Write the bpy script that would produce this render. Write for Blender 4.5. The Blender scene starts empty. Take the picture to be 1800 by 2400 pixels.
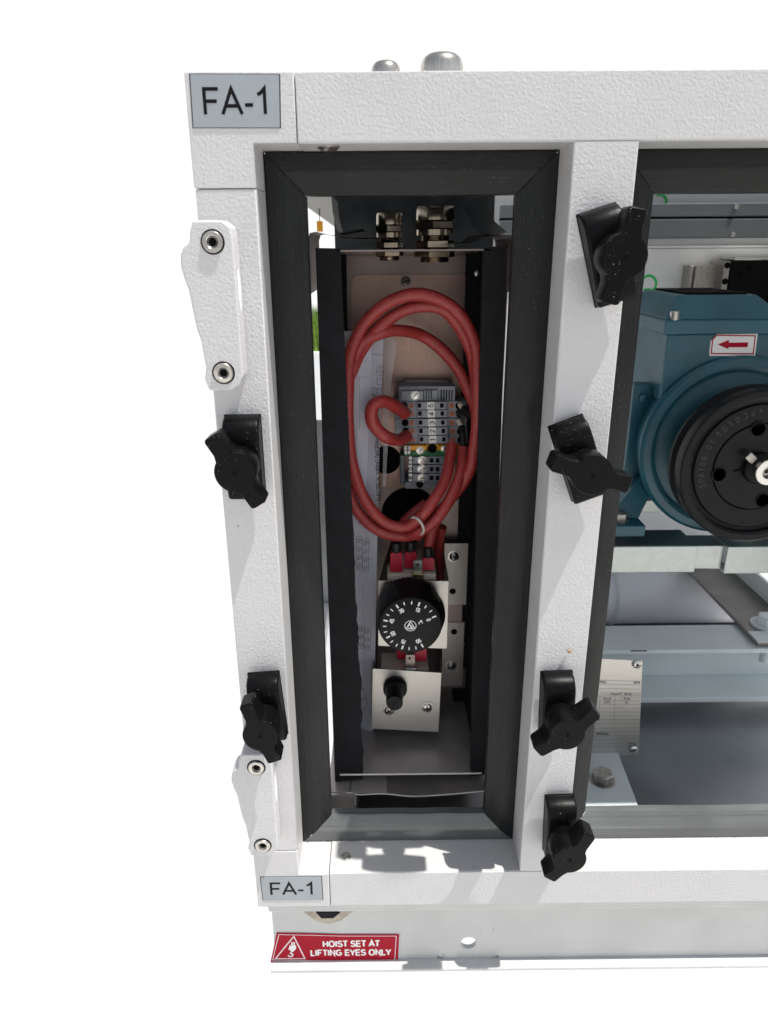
import bpy, bmesh, math, random
from mathutils import Vector, Matrix
random.seed(7)
R = math.radians
scene = bpy.context.scene
C = scene.collection
S = 0.0005            # one working unit is half a millimetre
GZ = 1300.0           # the lens is 1300 units above the ground

def W(x, y, z): return Vector((x*S, y*S, (z+GZ)*S))

# ---------------------------------------------------------------- camera
F, PITCH, YAW, ROLL, DIST = 1689.878, R(20.063), R(0.193), R(-0.442), 636.0
_fw = Vector((math.sin(YAW)*math.cos(PITCH), math.cos(YAW)*math.cos(PITCH), -math.sin(PITCH)))
_r0 = Vector((math.cos(YAW), -math.sin(YAW), 0)); _u0 = _r0.cross(_fw)
_rt = math.cos(ROLL)*_r0 + math.sin(ROLL)*_u0
_up = -math.sin(ROLL)*_r0 + math.cos(ROLL)*_u0
cam = bpy.data.objects.new('camera', bpy.data.cameras.new('camera')); C.objects.link(cam)
cam.data.sensor_fit = 'HORIZONTAL'; cam.data.sensor_width = 36; cam.data.lens = 36*F/1800
cam.data.clip_start = 0.02; cam.data.clip_end = 60
mw = Matrix((( _rt.x, _up.x, -_fw.x, 0), (_rt.y, _up.y, -_fw.y, 0), (_rt.z, _up.z, -_fw.z, 0), (0, 0, 0, 1)))
mw.translation = W(0, -DIST, 0)
cam.matrix_world = mw
cam.data.dof.use_dof = True; cam.data.dof.focus_distance = 740*S; cam.data.dof.aperture_fstop = 24
scene.camera = cam

def at(px, py, Y):                      # photo point (1800x2400) on the vertical plane Y
    v = _fw*F + _rt*(px-900) + _up*(1200-py); t = (DIST+Y)/v.y
    return Vector((v.x*t, Y, v.z*t))
def atz(px, py, Z):
    v = _fw*F + _rt*(px-900) + _up*(1200-py); t = Z/v.z
    return Vector((v.x*t, v.y*t-DIST, Z))

# ---------------------------------------------------------------- light
SUN = Vector((0.338, -0.121, 1.0)).normalized()
world = bpy.data.worlds.new("World"); scene.world = world; world.use_nodes = True
nt = world.node_tree; bg = nt.nodes['Background']
sky = nt.nodes.new('ShaderNodeTexSky'); sky.sky_type = 'NISHITA'; sky.sun_disc = False
sky.sun_elevation = math.asin(SUN.z); sky.sun_rotation = math.atan2(SUN.x, SUN.y)
hs = nt.nodes.new('ShaderNodeHueSaturation'); hs.inputs['Saturation'].default_value = 0.35      # white balance of the photograph
nt.links.new(sky.outputs[0], hs.inputs['Color']); nt.links.new(hs.outputs[0], bg.inputs[0]); bg.inputs[1].default_value = 0.125
sun = bpy.data.objects.new('sun', bpy.data.lights.new('sun', 'SUN')); C.objects.link(sun)
sun.data.energy = 5.0; sun.data.angle = R(0.5); sun.data.color = (1.0, 0.965, 0.91)
sun.rotation_euler = SUN.to_track_quat('Z', 'Y').to_euler(); sun.location = (0, 0, 3)
scene.view_settings.view_transform = 'Standard'; scene.view_settings.look = 'None'
scene.view_settings.exposure = 0.30
scene.view_settings.gamma = 1

# ---------------------------------------------------------------- materials
def mat(name, col, rough=.5, metal=0.0, bump=None, var=None, spec=.5, speck=None, coat=0, brushed=None, em=None, gate=True):
    m = bpy.data.materials.new(name); m.use_nodes = True
    N = m.node_tree.nodes; L = m.node_tree.links; b = N['Principled BSDF']
    b.inputs['Roughness'].default_value = rough; b.inputs['Metallic'].default_value = metal
    b.inputs['Specular IOR Level'].default_value = spec; b.inputs['Coat Weight'].default_value = coat
    g = N.new('ShaderNodeNewGeometry'); mp = N.new('ShaderNodeVectorMath'); mp.operation = 'SCALE'
    mp.inputs['Scale'].default_value = 1/S; L.new(g.outputs['Position'], mp.inputs[0]); P = mp.outputs[0]
    def noise(sc, det=2, dist=0, vec=None, rgh=.5):
        n = N.new('ShaderNodeTexNoise'); n.inputs['Scale'].default_value = sc; n.inputs['Detail'].default_value = det
        n.inputs['Distortion'].default_value = dist; n.inputs['Roughness'].default_value = rgh
        L.new(vec or P, n.inputs['Vector']); return n.outputs[0]
    def ramp(f, a, b2, c0=(0, 0, 0, 1), c1=(1, 1, 1, 1)):
        r = N.new('ShaderNodeValToRGB'); r.color_ramp.elements[0].position = a; r.color_ramp.elements[1].position = b2
        r.color_ramp.elements[0].color = c0; r.color_ramp.elements[1].color = c1; L.new(f, r.inputs[0]); return r.outputs[0]
    def mix(f, a, c):
        x = N.new('ShaderNodeMix'); x.data_type = 'RGBA'
        if isinstance(f, float): x.inputs[0].default_value = f
        else: L.new(f, x.inputs[0])
        for i, v in ((6, a), (7, c)):
            if isinstance(v, tuple): x.inputs[i].default_value = v
            else: L.new(v, x.inputs[i])
        return x.outputs[2]
    c4 = tuple(col)+(1,); out = None
    if var:                                    # (scale, amount)
        d = tuple(v*(1-var[1]) for v in col)+(1,); h = tuple(min(1, v*(1+var[1])) for v in col)+(1,)
        out = ramp(noise(var[0], 4, .3), .3, .7, d, h)
    if brushed:                                # (x,y,z stretch, amount)
        ms = N.new('ShaderNodeMapping'); ms.inputs['Scale'].default_value = brushed[:3]; L.new(P, ms.inputs[0])
        bn = noise(1.0, 3, 0, ms.outputs[0]); rr = ramp(bn, .25, .75)
        out = mix(rr, tuple(v*(1-brushed[3]) for v in col)+(1,), out or c4)
        ma = N.new('ShaderNodeMapRange'); ma.inputs[3].default_value = rough*.75; ma.inputs[4].default_value = min(1, rough*1.3)
        L.new(bn, ma.inputs[0]); L.new(ma.outputs[0], b.inputs['Roughness'])
    if speck:                                  # (scale, threshold, colour)
        sp = ramp(noise(speck[0], 2, 0, None, .6), speck[1], speck[1]+.015)
        gate_ = ramp(noise(.02, 3), .42, .62)
        mm = N.new('ShaderNodeMath'); mm.operation = 'MULTIPLY'; L.new(sp, mm.inputs[0])
        if gate: L.new(gate_, mm.inputs[1])
        else: mm.inputs[1].default_value = 1
        out = mix(mm.outputs[0], out or c4, tuple(speck[2])+(1,))
    if out: L.new(out, b.inputs['Base Color'])
    else: b.inputs['Base Color'].default_value = c4
    if bump:                                   # (scale, height in units, distortion)
        bp = N.new('ShaderNodeBump'); bp.inputs['Strength'].default_value = 1; bp.inputs['Distance'].default_value = bump[1]*S
        L.new(noise(bump[0], 2.5, bump[2] if len(bump) > 2 else 0), bp.inputs['Height']); L.new(bp.outputs[0], b.inputs['Normal'])
    if em: b.inputs['Emission Color'].default_value = tuple(em[0])+(1,); b.inputs['Emission Strength'].default_value = em[1]
    return m

M = {}
M['paint'] = mat('white textured powder coat', (.55, .545, .552), .5, bump=(.40, .62, .3), var=(.02, .02))
M['paint_smooth'] = mat('white smooth powder coat', (.50, .495, .495), .38, bump=(.25, .12), var=(.01, .02))
M['panel_white'] = mat('white panel sheet', (.88, .89, .90), .4, bump=(.03, .5), var=(.006, .03))
M['base_white'] = mat('white base channel paint', (.51, .512, .51), .45, bump=(.05, .8), var=(.012, .07))
M['grey_paint'] = mat('pale grey green paint', (.70, .76, .76), .35, bump=(.08, .3), var=(.01, .05))
M['slate'] = mat('slate grey sheet', (.11, .125, .135), .45, var=(.01, .1))
M['seal'] = mat('dark rubber seal strip', (.019, .020, .020), .27, bump=(.06, .25), var=(.015, .2), spec=.14, speck=(1.0, .715, (.5, .5, .48)), brushed=(.35, .35, .004, .08), )
M['seal_h'] = mat('dark rubber seal strip across', (.019, .020, .020), .27, bump=(.06, .25), var=(.015, .2), spec=.14, speck=(1.0, .715, (.5, .5, .48)), brushed=(.004, .35, .35, .08))
M['seal_low'] = mat('seal strip with painted sheen', (.17, .18, .178), .30, .35, bump=(.06, .25), var=(.015, .25), spec=.5, speck=(1.0, .715, (.5, .5, .48)), brushed=(.004, .35, .35, .3))  # lighter base paints in the sheen of sunlit ground; specks are dust
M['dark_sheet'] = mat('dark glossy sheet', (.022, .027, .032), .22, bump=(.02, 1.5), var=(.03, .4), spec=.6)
M['steel_pink'] = mat('warm brushed stainless', (.29, .195, .165), .32, .85, bump=(.03, .4), var=(.012, .22), brushed=(.4, .02, .02, .15))
M['lip'] = mat('bright folded sheet edge', (.72, .68, .64), .4, .2)
M['tray'] = mat('worn stainless tray', (.44, .40, .38), .36, .55, bump=(.03, .4), var=(.012, .2), speck=(.5, .72, (.7, .68, .65)))
M['dull_board'] = mat('dull grey board', (.16, .165, .17), .6, var=(.006, .5))
M['box_wall'] = mat('pale stainless wall', (.62, .58, .55), .5, .3)  # hidden wall made pale to bounce light into the box
M['foam'] = mat('black foam', (.009, .009, .011), .85, bump=(.8, .8), var=(.05, .25), spec=.25)
M['plastic'] = mat('black moulded plastic', (.003, .003, .0034), .34, bump=(.9, .16), spec=.11, speck=(.7, .715, (.45, .44, .42)))
M['hole'] = mat('dark recess', (.002, .002, .002), .8, spec=.1)
M['steel'] = mat('stainless sheet', (.42, .39, .365), .34, .65, bump=(.04, .35), var=(.01, .12), brushed=(.5, .02, .02, .18))
M['steel_dark'] = mat('dull stainless sheet', (.22, .18, .165), .36, .8, bump=(.03, .5), var=(.012, .2))
M['plate_bright'] = mat('satin bracket plate', (.50, .485, .455), .38, 1, bump=(.05, .2), var=(.02, .08), brushed=(.01, .3, .6, .1))
M['screw'] = mat('zinc screw', (.52, .50, .47), .28, 1, var=(.3, .2))
M['nickel'] = mat('nickel plated brass', (.44, .37, .29), .2, 1, brushed=(.8, .8, .02, .3))
M['nickel_top'] = mat('bright nickel', (.66, .62, .55), .2, 1, brushed=(.8, .8, .05, .25))
M['galv'] = mat('galvanised steel', (.40, .43, .42), .36, 1, bump=(.05, .25), var=(.12, .06))
M['floor'] = mat('worn galvanised floor sheet', (.33, .335, .35), .36, .75, bump=(.02, .4), var=(.008, .14))
M['red'] = mat('red braided silicone sleeve', (.32, .022, .020), .38, bump=(1.6, .3), var=(.8, .3), speck=(1.5, .60, (.62, .18, .17)), gate=False)
M['red_boot'] = mat('red vinyl connector boot', (.50, .012, .04), .4)
M['tie'] = mat('milky nylon', (.55, .48, .46), .4)
M['black_wire'] = mat('black heat shrink', (.01, .01, .01), .45, bump=(.4, .3))
M['term_grey'] = mat('grey terminal plastic', (.27, .285, .31), .5, var=(.05, .06))
M['term_dark'] = mat('darker grey terminal plastic', (.10, .11, .125), .5)
M['orange'] = mat('orange release lever', (.60, .14, .05), .5)
M['yellow'] = mat('yellow terminal plastic', (.75, .33, .01), .5)
M['green'] = mat('green terminal plastic', (.005, .13, .04), .5)
M['marker'] = mat('white marker tag', (.80, .78, .74), .5)
M['ink'] = mat('black ink', (.006, .006, .008), .6, spec=.15)
M['ink_grey'] = mat('grey print', (.10, .10, .12), .6)
M['paper'] = mat('folded drawing paper', (.90, .90, 1.0), .55, bump=(.02, 1.2), var=(.01, .05))
M['label'] = mat('grey label foil', (.31, .34, .365), .35, bump=(.05, .3), var=(.012, .06))
M['label_edge'] = mat('dark label edge', (.03, .03, .035), .5)
M['sticker_red'] = mat('crimson sticker', (.36, .0, .018), .5, spec=.15, bump=(.03, .4))
M['sticker_white'] = mat('sticker white', (.80, .78, .78), .4)
M['sticker_pink'] = mat('sticker pale print', (.78, .62, .65), .4)
M['blue'] = mat('teal blue motor paint', (.012, .085, .122), .36, bump=(.10, .45), var=(.02, .16), spec=.5)
M['blue_side'] = M['blue']
M['pulley'] = mat('black phosphated iron', (.009, .009, .010), .36, bump=(.25, .2), var=(.05, .2), spec=.16)
M['pulley_text'] = mat('cast marks', (.018, .018, .018), .5)
M['bright'] = mat('turned steel', (.62, .61, .58), .25, 1)
M['dial'] = mat('black dial plastic', (.005, .005, .006), .34, spec=.16, var=(.1, .3))
M['white_print'] = mat('white dial print', (.78, .78, .78), .5)
M['ceramic'] = mat('cream ceramic', (.80, .72, .58), .45, var=(.05, .05))
M['brass'] = mat('brass strip', (.50, .45, .22), .35, 1)
M['marker_green'] = mat('green marker pen', (.01, .62, .13), .6)
M['nameplate'] = mat('aluminium nameplate', (.62, .60, .56), .42, .9, bump=(.02, .4), brushed=(.004, .4, .7, .08))
M['concrete'] = mat('pale paving', (.60, .59, .57), .9, bump=(.01, 3), var=(.003, .2))
M['grass'] = mat('lawn green', (.16, .27, .03), .8, var=(.1, .4))
M['duct'] = mat('white duct wrap', (.88, .88, .92), .4, bump=(.01, 2), var=(.01, .05))
M['bolt_zinc'] = mat('dull zinc bolt', (.40, .38, .35), .42, 1, var=(.2, .2))
M['rust'] = mat('dirty sealant', (.40, .35, .29), .7, var=(.1, .3))
M['crumb'] = mat('tan crumb', (.34, .24, .14), .8)
# glowing white sheet, added as a blank backdrop
ms = bpy.data.materials.new('glowing white backdrop'); ms.use_nodes = True
e = ms.node_tree.nodes.new('ShaderNodeEmission'); e.inputs[0].default_value = (1, 1, 1, 1); e.inputs[1].default_value = 0.87
ms.node_tree.links.new(e.outputs[0], ms.node_tree.nodes['Material Output'].inputs[0]); ms.node_tree.nodes.remove(ms.node_tree.nodes['Principled BSDF'])
M['sky'] = ms
# clear plastic sleeve
mc = bpy.data.materials.new('clear plastic sleeve'); mc.use_nodes = True
n = mc.node_tree.nodes; l = mc.node_tree.links; b = n['Principled BSDF']; b.inputs['Base Color'].default_value = (.7, .7, .72, 1); b.inputs['Roughness'].default_value = .15
tr = n.new('ShaderNodeBsdfTransparent'); mx = n.new('ShaderNodeMixShader'); mx.inputs[0].default_value = .16
l.new(tr.outputs[0], mx.inputs[1]); l.new(b.outputs[0], mx.inputs[2]); l.new(mx.outputs[0], n['Material Output'].inputs[0])
M['clear'] = mc

# ---------------------------------------------------------------- mesh builder
YAX = Matrix.Rotation(R(90), 4, 'X')            # local z -> world -y, local y -> world z
class MB:
    def __init__(s): s.bm = bmesh.new(); s.direct = True
    def _add(s, t, X=None, bev=0, seg=2, ang=30):
        s.direct = False
        for f in t.faces: f.smooth = True
        if bev:
            t.normal_update(); flats = []
            for f in t.faces:
                if all(e.calc_face_angle(0) > R(ang) or e.calc_face_angle(0) < R(.5) for e in f.edges if len(e.link_faces) == 2): flats.append(f.normal.copy())
            ed = [e for e in t.edges if len(e.link_faces) == 2 and e.calc_face_angle(0) > R(ang)]
            rb = bmesh.ops.bevel(t, geom=ed, offset=bev, segments=seg, profile=.5, affect='EDGES', clamp_overlap=True)
            t.normal_update()
            for f in t.faces: f.smooth = not any(f.normal.dot(q) > .99995 for q in flats)
        if X is not None: bmesh.ops.transform(t, matrix=X, verts=t.verts)
        me = bpy.data.meshes.new('tmp'); t.to_mesh(me); t.free(); s.bm.from_mesh(me); bpy.data.meshes.remove(me); return s
    def box(s, x0, x1, y0, y1, z0, z1, bev=0, X=None, seg=2):
        t = bmesh.new(); bmesh.ops.create_cube(t, size=1)
        for v in t.verts: v.co = Vector(((x0+x1)/2+v.co.x*(x1-x0), (y0+y1)/2+v.co.y*(y1-y0), (z0+z1)/2+v.co.z*(z1-z0)))
        return s._add(t, X, bev, seg)
    def prism(s, pts, y0, y1, bev=0, X=None, seg=2, ang=30):     # outline in x,z extruded along y
        t = bmesh.new(); a = [t.verts.new((p[0], y0, p[1])) for p in pts]; b = [t.verts.new((p[0], y1, p[1])) for p in pts]
        t.faces.new(a); t.faces.new(b[::-1]); k = len(pts)
        for i in range(k): t.faces.new((a[(i+1) % k], a[i], b[i], b[(i+1) % k]))
        bmesh.ops.recalc_face_normals(t, faces=t.faces[:]); return s._add(t, X, bev, seg, ang)
    def hull8(s, q, bev=0, X=None):              # eight corners: four front, four back in the same order
        t = bmesh.new(); v = [t.verts.new(p) for p in q]
        for f in ((0, 1, 2, 3), (7, 6, 5, 4), (1, 0, 4, 5), (2, 1, 5, 6), (3, 2, 6, 7), (0, 3, 7, 4)): t.faces.new([v[i] for i in f])
        bmesh.ops.recalc_face_normals(t, faces=t.faces[:]); return s._add(t, X, bev)
    def lathe(s, c, prof, seg=32, X=None, axis='-Y', caps=True):  # prof: (radius, distance along axis)
        t = bmesh.new(); rings = []
        for r, h in prof:
            rings.append([t.verts.new((r*math.cos(2*math.pi*i/seg), r*math.sin(2*math.pi*i/seg), h)) for i in range(seg)] if r > 1e-6 else [t.verts.new((0, 0, h))])
        for a, b in zip(rings, rings[1:]):
            for i in range(seg):
                j = (i+1) % seg
                if len(a) == 1 and len(b) == 1: continue
                if len(a) == 1: t.faces.new((a[0], b[i], b[j]))
                elif len(b) == 1: t.faces.new((a[i], a[j], b[0]))
                else: t.faces.new((a[i], a[j], b[j], b[i]))
        if caps:
            for rg in (rings[0], rings[-1]):
                if len(rg) > 2: t.faces.new(rg)
        bmesh.ops.recalc_face_normals(t, faces=t.faces[:])
        A = {'-Y': YAX, 'Y': Matrix.Rotation(R(-90), 4, 'X'), 'Z': Matrix.Identity(4), 'X': Matrix.Rotation(R(90), 4, 'Y')}[axis]
        A = Matrix.Translation(Vector(c)) @ A
        return s._add(t, (X @ A) if X is not None else A)
    def tube(s, pts, r, seg=10, caps=True, sub=6, flat=1.0):
        P = [Vector(p) for p in pts]; Q = []
        if sub > 1:
            for i in range(len(P)-1):
                p0, p1, p2, p3 = P[max(i-1, 0)], P[i], P[i+1], P[min(i+2, len(P)-1)]
                for k in range(sub):
                    u = k/sub
                    Q.append(.5*((2*p1)+(p2-p0)*u+(2*p0-5*p1+4*p2-p3)*u*u+(3*p1-p0-3*p2+p3)*u**3))
            Q.append(P[-1])
        else: Q = P
        t = bmesh.new(); rings = []; up = Vector((0, 1, .01)).normalized()
        for i, q in enumerate(Q):
            d = (Q[min(i+1, len(Q)-1)]-Q[max(i-1, 0)]).normalized()
            a = d.cross(up)
            if a.length < 1e-4: a = d.cross(Vector((1, 0, 0)))
            a.normalize(); b = d.cross(a); rad = r[min(i, len(r)-1)] if isinstance(r, list) else r
            rings.append([t.verts.new(q+(a*math.cos(2*math.pi*k/seg)+b*flat*math.sin(2*math.pi*k/seg))*rad) for k in range(seg)])
        for a, b in zip(rings, rings[1:]):
            for k in range(seg): t.faces.new((a[k], a[(k+1) % seg], b[(k+1) % seg], b[k]))
        if caps: t.faces.new(rings[0][::-1]); t.faces.new(rings[-1])
        bmesh.ops.recalc_face_normals(t, faces=t.faces[:]); return s._add(t)
    def poly(s, pts, th=.3):                     # thin plate from a 3-D outline, thickness towards the viewer
        t = bmesh.new(); a = [t.verts.new(p) for p in pts]; b = [t.verts.new(Vector(p)+Vector((0, -th, 0))) for p in pts]
        t.faces.new(a); t.faces.new(b[::-1]); k = len(pts)
        for i in range(k): t.faces.new((a[(i+1) % k], a[i], b[i], b[(i+1) % k]))
        bmesh.ops.recalc_face_normals(t, faces=t.faces[:]); return s._add(t)
    def build(s, name, m, parent=None, org=None, smooth=True):
        me = bpy.data.meshes.new(name)
        if org is None: org = ORG.get(parent.name, W(0, 0, 0)) if parent else Vector((0, 0, 0))
        for v in s.bm.verts: v.co = W(*v.co)-org
        if s.direct:
            for f in s.bm.faces: f.smooth = True
        s.bm.to_mesh(me); s.bm.free()
        if smooth:
            fl = [p.use_smooth for p in me.polygons]; me.set_sharp_from_angle(angle=R(32)); me.polygons.foreach_set('use_smooth', fl)
        me.materials.append(M[m]); o = bpy.data.objects.new(name, me); C.objects.link(o)
        if parent: o.parent = parent; ORG[o.name] = org
        else: o.location = org; ORG[o.name] = org
        return o
ORG = {}
def tag(o, label=None, cat=None, group=None, kind=None):
    for k, v in (('label', label), ('category', cat), ('group', group), ('kind', kind)):
        if v: o[k] = v
    return o
def thing(name, label, cat, loc, group=None):
    o = bpy.data.objects.new(name, None); C.objects.link(o); o.empty_display_size = .01
    o.location = W(*loc); ORG[o.name] = o.location.copy(); return tag(o, label, cat, group)
def single(mb, name, m, label, cat, loc, group=None):
    return tag(mb.build(name, m, None, org=W(*loc)), label, cat, group)
def text(s, size, X, bold=0.0, ext=.12, align='CENTER', width=1.0):
    cu = bpy.data.curves.new('t', 'FONT'); cu.body = s; cu.size = size; cu.extrude = ext; cu.align_x = align; cu.align_y = 'CENTER'
    cu.offset = bold; cu.resolution_u = 3
    o = bpy.data.objects.new('t', cu); C.objects.link(o); bpy.context.view_layer.update()
    me = bpy.data.meshes.new_from_object(o.evaluated_get(bpy.context.evaluated_depsgraph_get()))
    bpy.data.objects.remove(o); bpy.data.curves.remove(cu)
    t = bmesh.new(); t.from_mesh(me); bpy.data.meshes.remove(me)
    bmesh.ops.transform(t, matrix=X @ YAX @ Matrix.Diagonal((width, 1, 1, 1)), verts=t.verts)
    return t
def add_text(mb, s, size, c, rot=0, bold=0.0, width=1.0, align='CENTER', extra=None):
    X = Matrix.Translation(Vector(c)) @ Matrix.Rotation(-rot, 4, 'Y')
    if extra is not None: X = Matrix.Translation(Vector(c)) @ extra @ Matrix.Rotation(-rot, 4, 'Y')
    mb._add(text(s, size, X, bold, width=width, align=align))
def rotY(c, a): return Matrix.Translation(Vector(c)) @ Matrix.Rotation(-a, 4, 'Y') @ Matrix.Translation(-Vector(c))  # +a = counter-clockwise seen by the camera

def _arc(cx, cy, rx, ry, a0, a1, n=10): return [(cx+rx*math.cos(R(a0+(a1-a0)*i/n)), cy+ry*math.sin(R(a0+(a1-a0)*i/n))) for i in range(n+1)]
GL = {  # strokes on a cap height of 1; (strokes, advance)
 'F': ([[(.08, 0), (.08, 1), (.60, 1)], [(.08, .52), (.53, .52)]], .72), 'A': ([[(0.0, 0), (.36, 1), (.72, 0)], [(.14, .33), (.58, .33)]], .80),
 '-': ([[(.04, .36), (.34, .36)]], .42), '1': ([[(.10, .77), (.22, .83), (.36, 1), (.36, 0)]], .62),
 'H': ([[(.08, 0), (.08, 1)], [(.66, 0), (.66, 1)], [(.08, .52), (.66, .52)]], .80), 'O': ([_arc(.42, .5, .37, .5, 90, 450, 20)], .90),
 'I': ([[(.1, 0), (.1, 1)]], .26), 'S': ([_arc(.33, .755, .26, .245, 20, 255, 9)+_arc(.33, .26, .29, .26, 75, -160, 9)], .72),
 'T': ([[(0, 1), (.64, 1)], [(.32, 1), (.32, 0)]], .68), 'E': ([[(.64, 0), (.08, 0), (.08, 1), (.62, 1)], [(.08, .52), (.58, .52)]], .72),
 'L': ([[(.08, 1), (.08, 0), (.56, 0)]], .62), 'N': ([[(.08, 0), (.08, 1), (.64, 0), (.64, 1)]], .80), 'G': ([_arc(.42, .5, .37, .5, 45, 325, 14)+[(.74, .22), (.74, .46), (.44, .46)]], .88),
 'Y': ([[(0, 1), (.33, .44), (.66, 1)], [(.33, .44), (.33, 0)]], .72), 'P': ([[(.08, 0), (.08, 1), (.42, 1)]+_arc(.42, .735, .22, .265, 90, -90, 8)+[(.08, .47)]], .72),
 'C': ([_arc(.42, .5, .37, .5, 45, 315, 14)], .80), 'D': ([[(.08, 0), (.08, 1), (.34, 1)]+_arc(.34, .5, .34, .5, 90, -90, 10)+[(.08, 0)]], .80),
 'R': ([[(.08, 0), (.08, 1), (.42, 1)]+_arc(.42, .75, .22, .25, 90, -90, 8)+[(.08, .5)], [(.38, .5), (.68, 0)]], .78), 'M': ([[(.08, 0), (.08, 1), (.42, .08), (.76, 1), (.76, 0)]], .90),
 'W': ([[(0, 1), (.24, 0), (.48, .95), (.72, 0), (.96, 1)]], 1.0), ' ': ([], .32),
 '0': ([_arc(.3, .5, .25, .5, 90, 450, 18)], .66), '2': ([_arc(.3, .74, .25, .26, 170, -30, 9)+[(.08, .03), (.58, 0)]], .66),
 '3': ([_arc(.29, .76, .23, .24, 165, -85, 8)+_arc(.29, .27, .26, .27, 85, -165, 9)], .66), '4': ([[(.45, 0), (.45, 1), (.04, .3), (.6, .3)]], .66),
 '5': ([[(.54, .98), (.16, .98), (.10, .5)]+_arc(.29, .32, .26, .32, 125, -155, 10)], .66), '6': ([_arc(.31, .31, .25, .31, 110, 470, 16)+[(.08, .55)]+_arc(.33, .62, .25, .38, 170, 40, 7)], .66),
 '7': ([[(.05, .98), (.56, .98), (.34, .55), (.22, 0)]], .62), '9': ([_arc(.30, .69, .25, .31, 290, 650, 16)+[(.53, .45)]+_arc(.28, .38, .25, .38, -10, -140, 7)], .66),
 '8': ([_arc(.3, .755, .22, .245, 270, 630, 14), _arc(.3, .26, .26, .26, 90, 450, 14)], .66), '\u00b0': ([_arc(.14, .84, .12, .15, 0, 360, 10)], .32), ',': ([[(.1, .06), (.04, -.16)]], .25)}
def ribbon(b, pts, w, y, M4):
    P = [Vector((p[0], p[1])) for p in pts]; closed = (P[0]-P[-1]).length < 1e-3
    if closed: P = P[:-1]
    k = len(P); Lf = []; Rt = []
    for i in range(k):
        d0 = (P[i]-P[i-1]) if (i or closed) else (P[1]-P[0]); d1 = (P[(i+1) % k]-P[i]) if (i < k-1 or closed) else (P[i]-P[i-1])
        d0.normalize(); d1.normalize(); n0 = Vector((-d0.y, d0.x)); n1 = Vector((-d1.y, d1.x)); m_ = (n0+n1)
        if m_.length < .2: m_ = n0.copy()
        m_.normalize(); s_ = w/2/max(.35, m_.dot(n0)); ex = Vector((0, 0))
        Lf.append(P[i]+m_*s_); Rt.append(P[i]-m_*s_)
    t = bmesh.new(); A = [t.verts.new((p.x, y, p.y)) for p in Lf]; B = [t.verts.new((p.x, y, p.y)) for p in Rt]
    for i in range(k if closed else k-1):
        j = (i+1) % k; f = t.faces.new((A[i], B[i], B[j], A[j]))
    for f in t.faces:
        f.normal_update()
        if f.normal.y > 0: f.normal_flip()
    b._add(t, M4)
def letters(b, s, h, c, rot=0, w=.13, width=1.0, sp=.0):
    adv = sum(GL[ch][1]+sp for ch in s)-sp; x = -adv/2*h*width; Mx = Matrix.Translation(Vector(c)) @ Matrix.Rotation(-rot, 4, 'Y')
    for ch in s:
        st_, ad = GL[ch]
        for i, q in enumerate(st_): ribbon(b, [(x+p[0]*h*width, (p[1]-.5)*(h-w*h)) for p in q], w*h, -.03*i, Mx)
        x += (ad+sp)*h*width

def cap_screw(parent, c, r=8, name='screw', m='screw', dark=True):      # socket head, facing the camera
    x, y, z = c
    a = MB(); a.lathe((x, y, z), [(r*1.0, 0), (r*1.0, 1.5), (r*.93, 3), (r*.62, 3.2), (r*.50, 2.6), (r*.5, -.5), (0, -.5)], 28).build(name, m, parent) if False else None
    o = MB(); o.lathe((x, y, z), [(r, -1), (r, 1.6), (r*.92, 2.6), (r*.6, 2.7), (r*.52, 2.1)], 28, caps=False)
    hexp = [(r*.52*math.cos(R(60*i+15)), r*.52*math.sin(R(60*i+15))) for i in range(6)]
    s = o.build(name, m, parent)
    h = MB(); h.lathe((x, y, z), [(r*.56, 2.05), (r*.46, .8), (r*.2, .2), (0, .1)], 6, caps=False).build('socket', 'bolt_zinc', s)
    return s
def cross_screw(parent, c, r=6, name='screw', m='screw', tilt=.4):
    o = MB(); o.lathe(c, [(r*1.35, -.6), (r*1.35, .2), (r*1.0, .3), (r, 1.5), (r*.75, 2.6), (r*.4, 3.1), (0, 3.2)], 24); s = o.build(name, m, parent)
    k = MB(); x, y, z = c
    for a in (tilt, tilt+math.pi/2): k.box(x-r*.62, x+r*.62, y-3.45, y-2.6, z-r*.14, z+r*.14, X=rotY((x, 0, z), a))
    k.build('recess', 'hole', s); return s

# ================================================================ setting
g = MB(); g.box(-9000, 9000, -9000, 230, -1330, -1300); o = g.build('ground', 'concrete'); tag(o, kind='structure')
t = MB(); prof = [(236, -1306), (2200, -1306)]+[(2200+1600*math.sin(R(a)), -1306+1600*(1-math.cos(R(a)))) for a in range(10, 91, 10)]+[(3800, 3200)]
bm = t.bm; rows = [[bm.verts.new((x, y, z)) for x in (-7500, 7500)] for y, z in prof]
for a, b2 in zip(rows, rows[1:]): bm.faces.new((a[0], a[1], b2[1], b2[0]))
o = t.build('sky', 'sky'); tag(o, kind='structure')  # glowing blank backdrop, floor part included

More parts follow.
